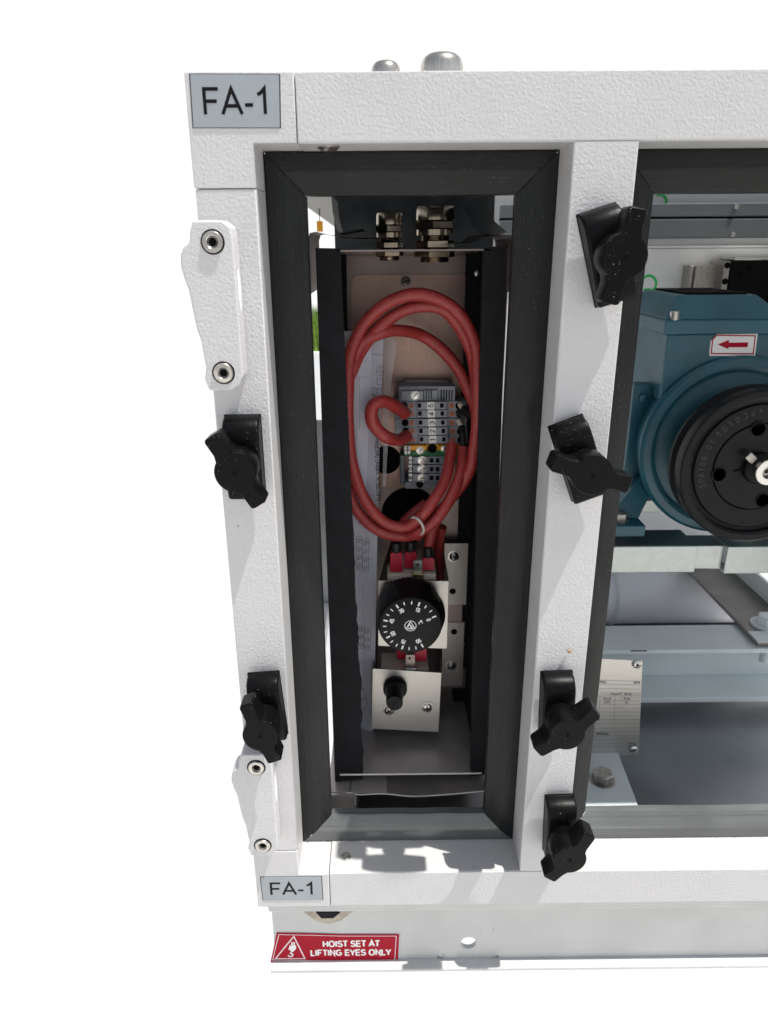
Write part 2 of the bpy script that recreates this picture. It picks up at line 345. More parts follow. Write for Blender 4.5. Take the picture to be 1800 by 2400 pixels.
# ================================================================ enclosure frame
FX1 = 760
fr = thing('enclosure_frame', 'white textured steel cabinet frame with two open bays and black seal strips', 'cabinet frame', (0, 0, -724))
def corner(z0, z1, top):
    # corner casting: L shape with both arms 83 long
    X0, X1, XI = -149, -64.5, -99
    if top: pts = [(X0, z1), (X1, z1), (X1, z1-49.5), (XI, z1-49.5), (XI, z0), (X0, z0)]
    else: pts = [(X0, z0), (X0, z1), (XI, z1), (XI, z0+49.5), (X1, z0+49.5), (X1, z0)]
    MB().prism(pts, 0, 56, bev=1.1).build('corner_block', 'paint', fr)
corner(46.6, 128.6, True); corner(-724, -640.6, False)
MB().box(-148.2, -99.3, .5, 56, -640, 46, bev=1.0).build('post', 'paint', fr)
MB().box(155.8, 206.8, .4, 56, -674, 79, bev=1.0).build('post', 'paint', fr)
MB().box(FX1-50, FX1, .4, 56, -674, 79, bev=1.0).build('post', 'paint', fr)
MB().box(-63.9, FX1, .2, 56, 79.2, 128.2, bev=1.2).build('top_rail', 'paint', fr)
MB().box(-63.9, FX1, .2, 56, -723.6, -674.2, bev=1.2).build('bottom_rail', 'paint', fr)
# smooth inner reveal skins where the photo shows them plain
MB().box(155.1, 155.9, 1.4, 49, -673.5, 78.5).build('reveal', 'paint_smooth', fr)
MB().box(-63.5, FX1-50, 1.6, 49, -674.3, -673.6).build('reveal', 'paint_smooth', fr)
MB().box(-98.8, -64.6, 1.6, 49, -674.6, -673.9).build('reveal', 'paint_smooth', fr)
MB().box(-99.4, -98.7, 1.6, 49, -640, 46).build('reveal', 'paint_smooth', fr)
MB().box(-63.5, FX1-50, 1.6, 49, 78.6, 79.3).build('reveal', 'paint_smooth', fr)
# depth members
for (x0, x1, z0, z1) in ((-148, -110, 90, 128), (FX1-38, FX1, 90, 128), (-148, -110, -723, -686), (FX1-38, FX1, -723, -686)):
    MB().box(x0, x1, 56.5, 700, z0, z1, bev=1).build('side_rail', 'paint', fr)
for x0 in (FX1-38,): MB().box(x0, x0+38, 700.5, 740, -723, 128, bev=1).build('post', 'paint', fr)
# seal strips, four to a bay, mitred
def seal(x0, x1, z0, z1):
    prof = [(0, 56), (0, 48.6), (1.5, 47.4), (14, 46.6), (19, 47.4), (24, 50), (32, 52.5), (34.6, 54.5), (35, 57), (35, 64), (31, 64)]
    prof2 = prof
    for side in ('top', 'bottom', 'left', 'right'):
        b = MB(); bm = b.bm; rows = []
        for w, y in prof2:
            e = .4
            if side == 'top': p = ((x0+w+e, y, z1-w), (x1-w-e, y, z1-w))
            if side == 'bottom': p = ((x0+w+e, y, z0+w), (x1-w-e, y, z0+w))
            if side == 'left': p = ((x0+w, y, z0+w+e), (x0+w, y, z1-w-e))
            if side == 'right': p = ((x1-w, y, z0+w+e), (x1-w, y, z1-w-e))
            n = 14; rows.append([bm.verts.new(Vector(p[0]).lerp(Vector(p[1]), i/n)) for i in range(n+1)])
        for a, c in zip(rows, rows[1:]):
            for i in range(len(a)-1): bm.faces.new((a[i], a[i+1], c[i+1], c[i]))
        # slight wave of the inner lip
        for r_ in rows[5:]:
            ph = random.random()
            for i, v in enumerate(r_[1:-1]): v.co.y += .5*math.sin(i*1.3+x0)
        bmesh.ops.recalc_face_normals(bm, faces=bm.faces[:])
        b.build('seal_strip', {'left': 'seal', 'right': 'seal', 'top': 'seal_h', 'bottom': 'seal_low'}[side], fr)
def seal_back(x0, x1, z0, z1):  # dark blocks added to stop light showing through the mitre gaps
    for (a, b_) in ((x0, z0), (x1-34, z0), (x0, z1-34), (x1-34, z1-34)): MB().box(a+.5, a+33.5, 58, 62, b_+.5, b_+33.5).build('corner_backing', 'foam', fr)
seal_back(-98.7, 155.1, -673.6, 78.6); seal_back(207, FX1-50, -673.6, 78.6)
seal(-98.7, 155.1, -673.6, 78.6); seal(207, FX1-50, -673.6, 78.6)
MB().box(FX1-20, FX1-16, 60, 700, -250, 84).build('sun_block_panel', 'panel_white', fr)  # unseen panel added to keep direct sun off the bay interior
# screws in the reveals
o = MB(); o.lathe(tuple(atz(770, 343, 78.4)), [(9, 0), (9, 1), (6, 3.4), (3, 4), (0, 4)], 24, X=None, axis='Z')
for v in o.bm.verts: v.co.z = 78.4-(v.co.z-78.4)
bmesh.ops.reverse_faces(o.bm, faces=o.bm.faces[:]); s = o.build('screw', 'screw', fr)
c = atz(810, 2008, -673.5); o = MB().lathe(tuple(c), [(6, 0), (6, 1), (5, 1.8), (3, 1.8), (2.6, .8), (0, .8)], 24, axis='Z').build('screw', 'screw', fr)

# black steel panels inside the left bay
MB().box(-60, 154, 62, 700, 84, 88).build('ceiling_panel', 'dark_sheet', fr)
MB().box(FX1-300, FX1-40, 62, 604, 84, 88).build('ceiling_panel', 'panel_white', fr)
MB().box(156, FX1-300.5, 62, 604, 84, 88).build('ceiling_panel', 'panel_white', fr)
MB().box(-149, FX1, 56.6, 600, 116, 128, bev=1).build('roof_panel', 'paint_smooth', fr)  # unseen roof and ceiling left slotted to let light onto the rear wall
MB().box(-149, FX1, 655, 740, 116, 128, bev=1).build('roof_panel', 'paint_smooth', fr)
MB().box(-149, 190, 600.5, 654.5, 116, 128, bev=1).build('roof_panel', 'paint_smooth', fr)
MB().box(160, FX1-40, 700, 706, -540, 84).build('back_panel', 'panel_white', fr)  # unseen lower part left open so light enters from behind

def specks(name, mat_, parent, gen, n):
    b = MB(); t = bmesh.new()
    for _ in range(n):
        c, ux, uy = gen(); k = random.randint(4, 6); a0 = random.random()*6; r0 = random.uniform(.25, .9)
        vs = [t.verts.new(c+ux*math.cos(a0+i*6.283/k)*r0*random.uniform(.5, 1.5)+uy*math.sin(a0+i*6.283/k)*r0*random.uniform(.4, 1.2)) for i in range(k)]
        t.faces.new(vs)
    b._add(t); o = b.build(name, mat_, parent); o['kind'] = 'stuff'; return o
VX, VY, VZ = Vector((1, 0, 0)), Vector((0, 1, 0)), Vector((0, 0, 1))
specks('dirt_specks', 'ink_grey', fr, lambda: (Vector((random.choice((random.uniform(-96, 155), random.uniform(215, 460), random.gauss(-50, 20))), 49-abs(random.gauss(0, 1.6))-random.choice((0, 0, 0, random.uniform(0, 40))), -673.45)), VX, VY), 90)
specks('dirt_specks', 'ink_grey', fr, lambda: (Vector((random.uniform(-147, -101), -.02, random.uniform(-716, 120))), VX, VZ), 14)
# ---------------------------------------------------------------- labels
def fa_label(q, label, sz, w):
    c = (q[0]+q[2]+q[1]+q[3])/4
    t = thing('cabinet_label', label, 'label', (c.x, 0, c.z), 'cabinet corner labels')
    grow = [p+(p-c).normalized()*1.0 for p in q]
    MB().poly([(p.x, -.05, p.z) for p in grow], .25).build('border', 'label_edge', t)
    MB().poly([(p.x, -.3, p.z) for p in q], .3).build('plate', 'label', t)
    b = MB(); letters(b, 'FA-1', sz, (c.x+1.2, -.75, c.z-.3), w=.13, width=w); b.build('lettering', 'ink', t)
fa_label([at(446, 174, 0), at(654, 175, 0), at(656, 299, 0), at(454, 299, 0)], 'grey FA-1 label on the top left corner block above the hinge', 20, 1.05)
fa_label([at(611, 2055, 0), at(753, 2054, 0), at(756, 2108, 0), at(617, 2109, 0)], 'grey FA-1 label on the bottom left corner block above the red sticker', 20, 1.05)

# ---------------------------------------------------------------- turn latches
def rounded(outline, r, n=5):
    out = []; k = len(outline)
    for i in range(k):
        p0, p, p1 = Vector(outline[i-1]), Vector(outline[i]), Vector(outline[(i+1) % k])
        rr = r[i] if isinstance(r, (list, tuple)) else r
        a = p+(p0-p).normalized()*rr; b = p+(p1-p).normalized()*rr
        for j in range(n+1):
            t = j/n; out.append(tuple((1-t)**2*a+2*t*(1-t)*p+t*t*b))
    return out
def make_latch():
    t = thing('turn_latch', '', 'latch', (0, 0, 0)); org = W(0, 0, 0)
    b = MB()       # block: back plate then wedge body with rolled upper shoulder, length along z
    side = [(0, 37.5), (7, 38), (15, 36.5), (21, 33), (24.5, 27), (25.5, 19), (24.5, 6), (23, -12), (21, -30), (19.5, -36.5), (16, -38), (0, -38)]
    side = [(max(y, 4.0), z) for y, z in side]
    bm_ = bmesh.new(); rows = []
    for x in (-16, 16): rows.append([bm_.verts.new((x, -y, z)) for y, z in side])
    k = len(side)
    for i in range(k): bm_.faces.new((rows[0][i], rows[0][(i+1) % k], rows[1][(i+1) % k], rows[1][i]))
    bm_.faces.new(rows[0][::-1]); bm_.faces.new(rows[1]); bmesh.ops.recalc_face_normals(bm_, faces=bm_.faces[:])
    b._add(bm_, None, 2.4, 3, 40)
    b.box(-16.4, 16.4, -8, -4.2, -38.4, 38.2, bev=1.0)
    b.lathe((0, 0, 0), [(10, 0), (10, 5)], 20)
    base = b.build('base_block', 'plastic', t, org)
    b = MB(); b.lathe((0, 0, 0), [(13, 20), (13, 30), (11.5, 31), (11.5, 36)], 28); b.build('spindle', 'plastic', t, org)
    b = MB(); pts = []
    hub, wl, w0, w1 = 17.4, 35.5, 6.0, 7.4
    a0 = math.asin((w0+.6)/hub)
    def side_pts(s):
        o = []
        for i in range(13):
            a = -math.pi/2+ (a0+.12) + (math.pi-2*(a0+.12))*i/12
            o.append((hub*math.cos(a), hub*math.sin(a)))
        return o
    right = side_pts(1)
    pts = right+[(w0+.6, 20.5), (w1, 33.5), (w1-1.5, wl), (-w1+1.5, wl), (-w1, 33.5), (-w0-.6, 20.5)]+[(-x, -z) for x, z in right]+[(-w0-.6, -20.5), (-w1, -33.5), (-w1+1.5, -wl), (w1-1.5, -wl), (w1, -33.5), (w0+.6, -20.5)]
    b.prism(pts, -59, -34, bev=1.1, seg=2, ang=40)
    for v in b.bm.verts:
        if abs(v.co.z) > 18:
            f = (abs(v.co.z)-18)/18
            if v.co.y < -50: v.co.y += 4*f*f
            else: v.co.y -= 2*f
    knob = b.build('knob', 'plastic', t, org)
    MB().lathe((0, 0, 0), [(1.9, 59.25), (0, 59.25)], 14, caps=False).build('pin_hole', 'hole', knob, org)
    return t, org
lat, _ = make_latch()
def copy_tree(o, parent=None):
    c = o.copy(); C.objects.link(c)
    if parent: c.parent = parent
    ORG[c.name] = ORG.get(o.name, W(0, 0, 0))
    for ch in list(o.children): copy_tree(ch, c)
    return c
LAT = [(186, -7, 17, 102-24, 'topmost black turn latch on the middle post with its knob turned near upright'),
       (177.5, -180, 21, -17, 'black turn latch on the middle post beside the motor flange with its knob near level'),
       (177, -441, 2, 40, 'black turn latch on the middle post beside the nameplate with its knob slanting up right'),
       (192, -597, 2, 57, 'lowest black turn latch on the middle post just above the bottom rail'),
       (-122.5, -175, 0, 121, 'black turn latch on the left post below the upper hinge'),
       (-118.5, -439, 4, 110, 'black turn latch on the left post touching the top of the lower hinge')]
latches = [lat]+[copy_tree(lat) for _ in LAT[1:]]
for t, (x, z, tb, ak, lab) in zip(latches, LAT):
    t.location = W(x, 0, z); tag(t, lab, 'latch', 'black turn latches on the posts')
    for ch in t.children:
        if ch.name.startswith('base_block'): ch.rotation_euler = (0, R(-tb), 0)
        if ch.name.startswith('knob'): ch.rotation_euler = (0, R(90-ak), 0)
# ---------------------------------------------------------------- hinges
def make_hinge():
    t = thing('hinge', '', 'hinge', (-133, 0, -46)); org = ORG[t.name]
    out = [(-147, 22), (-124, 22), (-117, 17), (-116, 6), (-116, -100), (-119, -108), (-127, -112.5), (-146, -112.5), (-149, -103), (-147, -94), (-148, -84), (-149, -72), (-152, -60), (-154, -44), (-155.5, -30), (-158, -22), (-160, -12), (-159, -3), (-156, 3), (-151, 6), (-150, 14)]
    b = MB(); b.prism(out, -23, 0, bev=1.6, seg=3, ang=12); b.build('leaf', 'paint', t)
    b = MB()   # rolled knuckle recess on the inner side
    b.lathe((0, 0, 0), [(1, 0), (1, .3), (.8, .8), (0, .9)], 24, X=Matrix.Translation((-116.2, -11.5, -32)) @ Matrix.Diagonal((1, 5.2, 17, 1)) @ Matrix.Rotation(R(90), 4, 'Y'), axis='Z')
    b.build('side_plug', 'panel_white', t)
    for z in (6, -97.5):
        MB().lathe((-132.5, -23.1, z), [(9.6, -.3), (9.6, .25), (8.2, .25)], 28).build('screw_well', 'hole', t)
        cap_screw(t, (-132.5, -22.6, z), 8.4)
    return t
h = make_hinge(); h2 = copy_tree(h)
tag(h, 'upper white scalloped hinge with two socket screws on the left post', 'hinge', 'hinges on the left post')
tag(h2, 'lower white scalloped hinge above the bottom left label', 'hinge', 'hinges on the left post')
h2.location = h.location+Vector((0, 0, -511*S))
# crumb on the post
c = at(1334, 1524, -.5); o = MB(); o.lathe((0, 0, 0), [(0, -1.5), (1.6, -.8), (2.2, .6), (1.4, 2), (0, 2.8)], 7)
for v in o.bm.verts: v.co = v.co*random.uniform(.8, 1.3)+c+Vector((0, -1.2, 0))
single(o, 'crumb', 'crumb', 'tiny tan crumb stuck on the middle post above a latch', 'crumb', tuple(c))

# ---------------------------------------------------------------- base channel
bc = thing('base_channel', 'long white steel base channel with a round hole under the cabinet', 'base channel', (0, 10, -834))
def web(x0, x1, hole, r):
    z0, z1 = -832, -733; b = MB(); bm = b.bm; n = 28
    hx, hz = hole
    for y in (17, 23):
        ring = [bm.verts.new((hx+r*math.cos(2*math.pi*i/n), y, hz+r*math.sin(2*math.pi*i/n))) for i in range(n)]
        sq = []
        for i in range(n):
            a = 2*math.pi*i/n; cx, cz = math.cos(a), math.sin(a); k = 1/max(abs(cx), abs(cz))
            sq.append(bm.verts.new((hx+38*k*cx, y, hz+ (z1-hz if cz > 0 else hz-z0)*k*cz)))
        for i in range(n):
            j = (i+1) % n; bm.faces.new((ring[i], ring[j], sq[j], sq[i]))
        if y == 17: r17 = ring
        else:
            for i in range(n): j = (i+1) % n; bm.faces.new((r17[i], r17[j], ring[j], ring[i]))
    bmesh.ops.recalc_face_normals(bm, faces=bm.faces[:])
    b.box(x0, hx-38, 17, 23, z0, z1); b.box(hx+38, x1, 17, 23, z0, z1)
    return b
hc = at(1098, 2210, 17)
web(-137, FX1, (hc.x, hc.z), 9.8).build('web', 'base_white', bc)
MB().box(-141, FX1, 3, 23, -836.5, -831.5, bev=1.6, seg=3).build('bottom_flange', 'base_white', bc)
MB().box(-139, FX1, 4, 60, -733, -724.4, bev=2.0).build('top_flange', 'base_white', bc)
MB().box(-139, FX1, 7, 17.5, -741, -733, bev=2.5).build('fillet', 'base_white', bc)
MB().box(-137, -131, 23, 700, -832, -733).build('end_web', 'base_white', bc)
q = [at(741, 2138, 16), at(797, 2138, 16), at(781, 2151, 16), at(753, 2151, 16)]
q2 = [at(712, 2138, 16.4), at(826, 2138, 16.4), at(800, 2157, 16.4), at(770, 2166, 16.4), at(742, 2160, 16.4)]
MB().prism([(p.x, p.z) for p in q2], 16.6, 16.95).build('sealant_smear', 'rust', bc)
single(MB().prism([(p.x, p.z) for p in q], 15.2, 16.5), 'rubber_pad', 'foam', 'small black rubber pad wedged under the bottom rail', 'rubber pad', tuple(q[0]))
specks('scuff_marks', 'ink_grey', bc, lambda: (Vector((hc.x+random.choice((random.uniform(-34, 34), random.choice((-30, 30))+random.gauss(0, 2))), 16.9, hc.z-random.choice((26, 24, -22))+random.gauss(0, 2.2))), VX, VZ), 46)
# hoist sticker
st = thing('hoist_sticker', 'crimson hoist sticker with a hook triangle on the base channel', 'sticker', tuple(at(785, 2255, 16)))
YS = 16.4
def P2(px, py, y=YS): p = at(px, py, y); return (p.x, y, p.z)
def zb(x, z): return (600+x*.42194, 2030+z*.42194)      # zoom coordinates of the sticker close-up
MB().poly([P2(*zb(115, 370)), P2(*zb(280, 372)), P2(*zb(470, 378)), P2(*zb(795, 378)), P2(*zb(788, 543)), P2(*zb(80, 534))], .3).build('film', 'sticker_red', st)
def stroke(b, pts, w, y, closed=False):
    Q = [(p[0], p[2]) for p in pts]
    if closed: Q.append(Q[0])
    ribbon(b, Q, w, y-random.uniform(0, .12), Matrix.Identity(4))
b = MB(); yy = YS-.45
stroke(b, [P2(*zb(*p), yy) for p in ((127, 380), (280, 383), (470, 388), (779, 388), (770, 528), (92, 521))], .9, yy, True); b.build('border', 'sticker_pink', st)
b = MB(); stroke(b, [P2(*zb(*p), yy) for p in ((210, 390), (272, 514), (108, 514))], 1.6, yy, True); b.build('triangle', 'sticker_pink', st)
b = MB(); stroke(b, [P2(*zb(*p), yy) for p in ((200, 422), (200, 440))], 1.8, yy); stroke(b, [P2(*zb(*p), yy) for p in ((212, 422), (212, 440))], 1.8, yy)
b.poly([P2(*zb(*p), yy) for p in ((188, 440), (222, 440), (223, 458), (206, 476), (180, 462))], .15)
stroke(b, [P2(*zb(*p), yy) for p in ((200, 472), (192, 484), (206, 490), (200, 501), (186, 503), (178, 494))], 1.7, yy); b.build('hook_symbol', 'sticker_white', st)
b = MB()
for s_, cx, cz, w_ in (('HOIST SET AT', 530, 431, .77), ('LIFTING EYES ONLY', 527, 480, .77)):
    p = P2(*zb(cx, cz), yy); letters(b, s_, 11, p, w=.19, width=w_, sp=.06)
b.build('lettering', 'sticker_white', st)

# ================================================================ inner electrical box
box = thing('terminal_box', 'open stainless steel terminal box with black foam on its front edges', 'electrical box', (30, 190, -630))
BX0, BX1, BY0, BY1, BZ0, BZ1 = -62, 131, 112, 282, -628, -1
MB().box(-42, 108, BY0-2, BY1, BZ1-1.5, BZ1).build('top_plate', 'steel_dark', box)
MB().box(BX0+3, BX0+5, BY0, BY1, BZ0, BZ1).build('side_plate', 'box_wall', box)
MB().box(BX1-6, BX1-4, BY0, BY1, BZ0, BZ1).build('side_plate', 'steel_dark', box)
MB().box(BX0+6, BX1-7, BY0-2, BY1, BZ0, BZ0+2).build('bottom_plate', 'tray', box)
MB().tube([(BX0+6, BY0-2, BZ0+1), (BX1-7, BY0-2, BZ0+1)], 1.2, 8, sub=1).build('bottom_lip', 'lip', box)
MB().box(BX0+4, BX1-5, BY1, BY1+2, BZ0, BZ1).build('back_plate', 'steel_dark', box)
# dark side linings seen as black columns
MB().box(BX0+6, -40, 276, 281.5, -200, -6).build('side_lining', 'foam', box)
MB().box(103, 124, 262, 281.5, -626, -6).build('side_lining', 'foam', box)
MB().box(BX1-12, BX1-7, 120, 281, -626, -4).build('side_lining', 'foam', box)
# foam strips with torn inner edge on the left
def foam_strip(pl, jag):
    bm = bmesh.new(); f = []; n = 90
    rows = []
    for i in range(n+1):
        u = i/n; L0 = pl[0].lerp(pl[1], u); R0 = pl[2].lerp(pl[3], u)
        j = 0
        if jag and u > .35: j = random.choice((0, 0, .2, .5, -.5, 1.6))*min(1, (u-.35)*2.5)+ (1.6*math.sin(u*18)+.8*math.sin(u*41))*(u-.35)
        elif jag: j = random.uniform(-.15, .15)
        a = bm.verts.new((L0.x, 110, L0.z)); b_ = bm.verts.new((R0.x+j, 110, R0.z)); c_ = bm.verts.new((R0.x+j, 122, R0.z)); d_ = bm.verts.new((L0.x, 122, L0.z)); rows.append((a, b_, c_, d_))
    for p, q in zip(rows, rows[1:]):
        for k in range(4): bm.faces.new((p[k], p[(k+1) % 4], q[(k+1) % 4], q[k]))
    bm.faces.new(rows[0]); bm.faces.new(rows[-1][::-1]); bmesh.ops.recalc_face_normals(bm, faces=bm.faces[:])
    b = MB(); b._add(bm); return b
foam_strip([at(739, 581, 110), at(785, 1832, 110), at(797, 582, 110), at(852, 1826, 110)], True).build('foam_strip', 'foam', box)
foam_strip([at(1134, 584, 110), at(1103, 1820, 110), at(1190, 572, 110), at(1146, 1815, 110)], False).build('foam_strip', 'foam', box)
# inner mounting plates
pl = thing('mounting_plate', 'grey brown mounting plate with rounded corners behind the red cables', 'mounting plate', (30, 277, -500))
def plate(px0, py0, px1, py1, Y, r, name, m, parent, th=1.5, q=None):
    a, c = at(px0, py0, Y), at(px1, py1, Y)
    pts = rounded([(a.x, a.z), (c.x, a.z), (c.x, c.z), (a.x, c.z)], r)
    return MB().prism(pts, Y-th, Y).build(name, m, parent)
plate(813, 600, 1112, 676, 279, (1, 1, 8, 8), 'upper_plate', 'steel_dark', pl)
plate(822, 645, 1084, 1140, 276, (12, 12, 1, 1), 'middle_plate', 'steel_pink', pl)
plate(870, 1142, 1110, 1290, 276, (1, 1, 1, 1), 'lower_plate', 'steel_dark', pl)
cross_screw(pl, tuple(at(951, 659, 274)), 5.6, m='steel_dark')
for cx, cy, r_ in ((905, 1078, 19), (960, 1205, 38)):
    p = at(cx, cy, 273.5); MB().lathe((p.x, 274.6, p.z), [(r_, 0), (r_, 1.2), (r_*.93, 1.4), (r_*.9, .3), (0, .2)], 40).build('cable_opening', 'hole', pl)
# right hand strips with screws
for (a, nm) in (((1042, 1273, 1092, 1416), 'bracket_strip'), ((1046, 1416, 1082, 1456), 'bracket_tongue'), ((1038, 1458, 1083, 1606), 'bracket_strip'), ((1030, 1566, 1093, 1611), 'bracket_foot')):
    plate(*a, 258 if nm != 'bracket_foot' else 262, 1, nm, 'steel_dark' if nm != 'bracket_strip' else 'steel', pl, 1.6)
cross_screw(pl, tuple(at(1064, 1304, 256)), 6.2); cross_screw(pl, tuple(at(1058, 1560, 256)), 6.2)
for q in ((1061, 1386), (1064, 1481)):
    p = at(*q, 256); MB().lathe((p.x, 256.2, p.z), [(4.4, 0), (4.4, .3), (0, .3)], 18).build('rivet_hole', 'hole', pl)
for q in ((1124, 1366), (1106, 1509), (1084, 1509), (1118, 640), (1127, 1160)):
    p = at(*q, 262); MB().lathe((p.x, 262, p.z), [(3.6, 0), (3.6, 3), (1.8, 4), (0, 4)], 14).build('stud', 'screw', pl)

# cable glands
def gland(cx, label, r, ztop, Y):
    p = at(cx, 585, Y); x = p.x
    t = thing('cable_gland', label, 'cable gland', (x, Y, 0), 'cable glands through the box top')
    k = ztop/42.0
    MB().lathe((x, Y, 0), [(r*.95, 27*k), (r, 28*k), (r, 38*k), (r*.93, 41.5*k), (r*.7, 43*k), (0, 43*k)], 32, axis='Z').build('dome_nut', 'nickel', t)
    def hexn(z0, z1, rr, nm, par, tw=0):
        MB().lathe((x, Y, 0), [(rr*.9, z0), (rr, z0+.9), (rr, z1-.9), (rr*.9, z1)], 6, axis='Z', X=Matrix.Translation((x, Y, 0)) @ Matrix.Rotation(tw, 4, 'Z') @ Matrix.Translation((-x, -Y, 0))).build(nm, 'nickel', par)
    hexn(19*k, 27*k, r*1.1, 'hex_nut', t, .35)
    MB().lathe((x, Y, 0), [(r*.98, 13*k), (r*.98, 18.6*k)], 32, axis='Z').build('collar', 'nickel', t)
    MB().lathe((x, Y, 0), [(r*.72, -14*k)]+[(r*(.72 if i % 2 else .78), -14*k+i*1.2) for i in range(int(27*k/1.2)+1)], 28, axis='Z').build('thread', 'nickel', t)
    hexn(.2, 8*k, r*1.02, 'hex_nut', t, .1); hexn(-9.5*k, -2.2, r*1.1, 'lock_nut', t, .2)
gland(913, 'smaller brass cable gland on the left of the pair', 14, 36, 190)
gland(1019, 'larger brass cable gland on the right of the pair', 20.5, 42, 190)
for cx, ytop, r_, lab in ((904, 143, 15.5, 'small nickel gland cap peeking over the top rail'), (1036, 125, 21.5, 'large nickel gland cap standing over the top rail')):
    p = at(cx, ytop, 190); x = p.x; zt = p.z
    t = thing('gland_cap', lab, 'gland cap', (x, 190, 128), 'gland caps on the roof')
    MB().lathe((x, 190, 0), [(r_*.98, 128), (r_, 129.5), (r_, zt-15), (r_*.975, zt-10), (r_*.90, zt-5.5), (r_*.74, zt-2), (r_*.5, zt-.3), (0, zt)], 36, axis='Z').build('cap', 'nickel_top', t)

# box surround: bent stainless hood
hd = thing('sheet_hood', 'bent dark stainless hood sheets around the top of the terminal box', 'sheet hood', (30, 200, 0))
def bent(px, Y0, Y1, name, m, th=1.6):
    b = MB(); P = [at(x, y, Y0) for x, y in px]; bm = b.bm; rows = []
    for p in P: rows.append((bm.verts.new((p.x, Y0, p.z)), bm.verts.new((p.x, Y1, p.z))))
    for a, c in zip(rows, rows[1:]): bm.faces.new((a[0], c[0], c[1], a[1]))
    bmesh.ops.solidify(bm, geom=bm.faces[:], thickness=th); bmesh.ops.recalc_face_normals(bm, faces=bm.faces[:])
    return b.build(name, m, hd)
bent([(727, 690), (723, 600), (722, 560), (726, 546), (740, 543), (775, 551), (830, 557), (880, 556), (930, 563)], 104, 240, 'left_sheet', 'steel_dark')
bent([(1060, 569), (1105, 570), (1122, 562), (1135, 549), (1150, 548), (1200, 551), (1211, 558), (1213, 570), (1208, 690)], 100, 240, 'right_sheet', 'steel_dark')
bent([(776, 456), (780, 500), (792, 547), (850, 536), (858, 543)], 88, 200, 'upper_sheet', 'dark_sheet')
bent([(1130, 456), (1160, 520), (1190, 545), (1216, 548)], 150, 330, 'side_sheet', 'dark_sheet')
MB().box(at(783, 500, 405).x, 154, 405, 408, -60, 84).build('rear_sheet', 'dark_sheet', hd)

# bottom tray, with the dark slot in front of it
tr_ = thing('drain_tray', 'stainless drain tray under the terminal box with an open dark slot', 'tray', (30, 150, -700))
e0 = [(780, 1864), (820, 1858), (842, 1862), (900, 1860), (960, 1866), (1020, 1864), (1080, 1859), (1143, 1853)]
b = MB(); bm = b.bm; rows = []
for x, y in e0:
    p = at(x, y, 92); rows.append((bm.verts.new((p.x, 92, p.z)), bm.verts.new((p.x, 280, -642))))
for a, c in zip(rows, rows[1:]): bm.faces.new((a[0], c[0], c[1], a[1]))
bmesh.ops.solidify(bm, geom=bm.faces[:], thickness=1.5); bmesh.ops.recalc_face_normals(bm, faces=bm.faces[:]); b.build('tray_sheet', 'tray', tr_)
MB().tube([at(x, y, 92)+Vector((0, 0, -.3)) for x, y in e0], .9, 8, sub=3).build('folded_edge', 'lip', tr_)
p0 = at(800, 1850, 104); MB().box(p0.x-16, p0.x+58, 93.5, 150, -641.5, -640.2).build('patch_sheet', 'tray', tr_)
MB().box(-70, -66.2, 60, 300, -704, -639).build('outer_wall', 'tray', tr_)
MB().box(-66, -37, 88, 92, -700, -640).build('left_upright', 'tray', tr_)
MB().box(-36.9, -34.6, 74, 244, -702, -642.5).build('upright_flange', 'tray', tr_)
MB().box(-35, 150, 60, 300, -704, -702).build('tray_bottom', 'floor', tr_)
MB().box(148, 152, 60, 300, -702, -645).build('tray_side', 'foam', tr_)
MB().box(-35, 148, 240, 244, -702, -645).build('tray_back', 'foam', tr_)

# ---------------------------------------------------------------- terminal rail
tb = thing('terminal_strip', 'grey DIN rail terminal strip numbered 5 to 1 with a yellow green earth terminal', 'terminal strip', tuple(at(1010, 1030, 250)))
TY = 226; A0 = -R(1.0)
def zB(x, y): return (780+x*.2411, 860+y*.2411)
def slab(x0, y0, x1, y1, Yf, Yb, name, m, par, bev=.5):
    a, c = at(*zB(x0, y0), Yf), at(*zB(x1, y1), Yf)
    return MB().box(a.x, c.x, Yf, Yb, c.z, a.z, bev=bev).build(name, m, par)
slab(690, 130, 1130, 215, 262, 268, 'din_rail', 'steel_dark', tb)
slab(640, 190, 1190, 333, 236, 270, 'end_clamp', 'term_grey', tb, 1.2)
slab(660, 235, 880, 330, 230, 240, 'clamp_face', 'term_grey', tb, 1)
slab(885, 225, 1020, 330, 232, 240, 'clamp_face', 'term_grey', tb, 1)
b = MB()
for i in range(5):
    a = at(*zB(1050+i*26, 250), 235); b.box(a.x, a.x+1.2, 234.6, 236.5, a.z-10, a.z+3)
for i in range(3):
    a = at(*zB(905+i*25, 250), 231); b.box(a.x, a.x+1.0, 231.4, 232.5, a.z-7, a.z+3)
b.build('clamp_slot', 'hole', tb)
def slot_screw(parent, c, r, ang=.9):
    s_ = MB().lathe(c, [(r*1.2, -.5), (r*1.2, .1), (r, .2), (r, 1.0), (r*.8, 1.3), (0, 1.3)], 20).build('screw', 'screw', parent)
    x, y, z = c; MB().box(x-r*.8, x+r*.8, y-1.5, y-1.1, z-.5, z+.5, X=rotY((x, 0, z), ang)).build('slot', 'hole', s_)
slot_screw(tb, tuple(at(*zB(800, 275), 229.5)), 4.3)
rowsY = [(340, 415), (420, 492), (505, 580), (588, 662), (668, 745)]
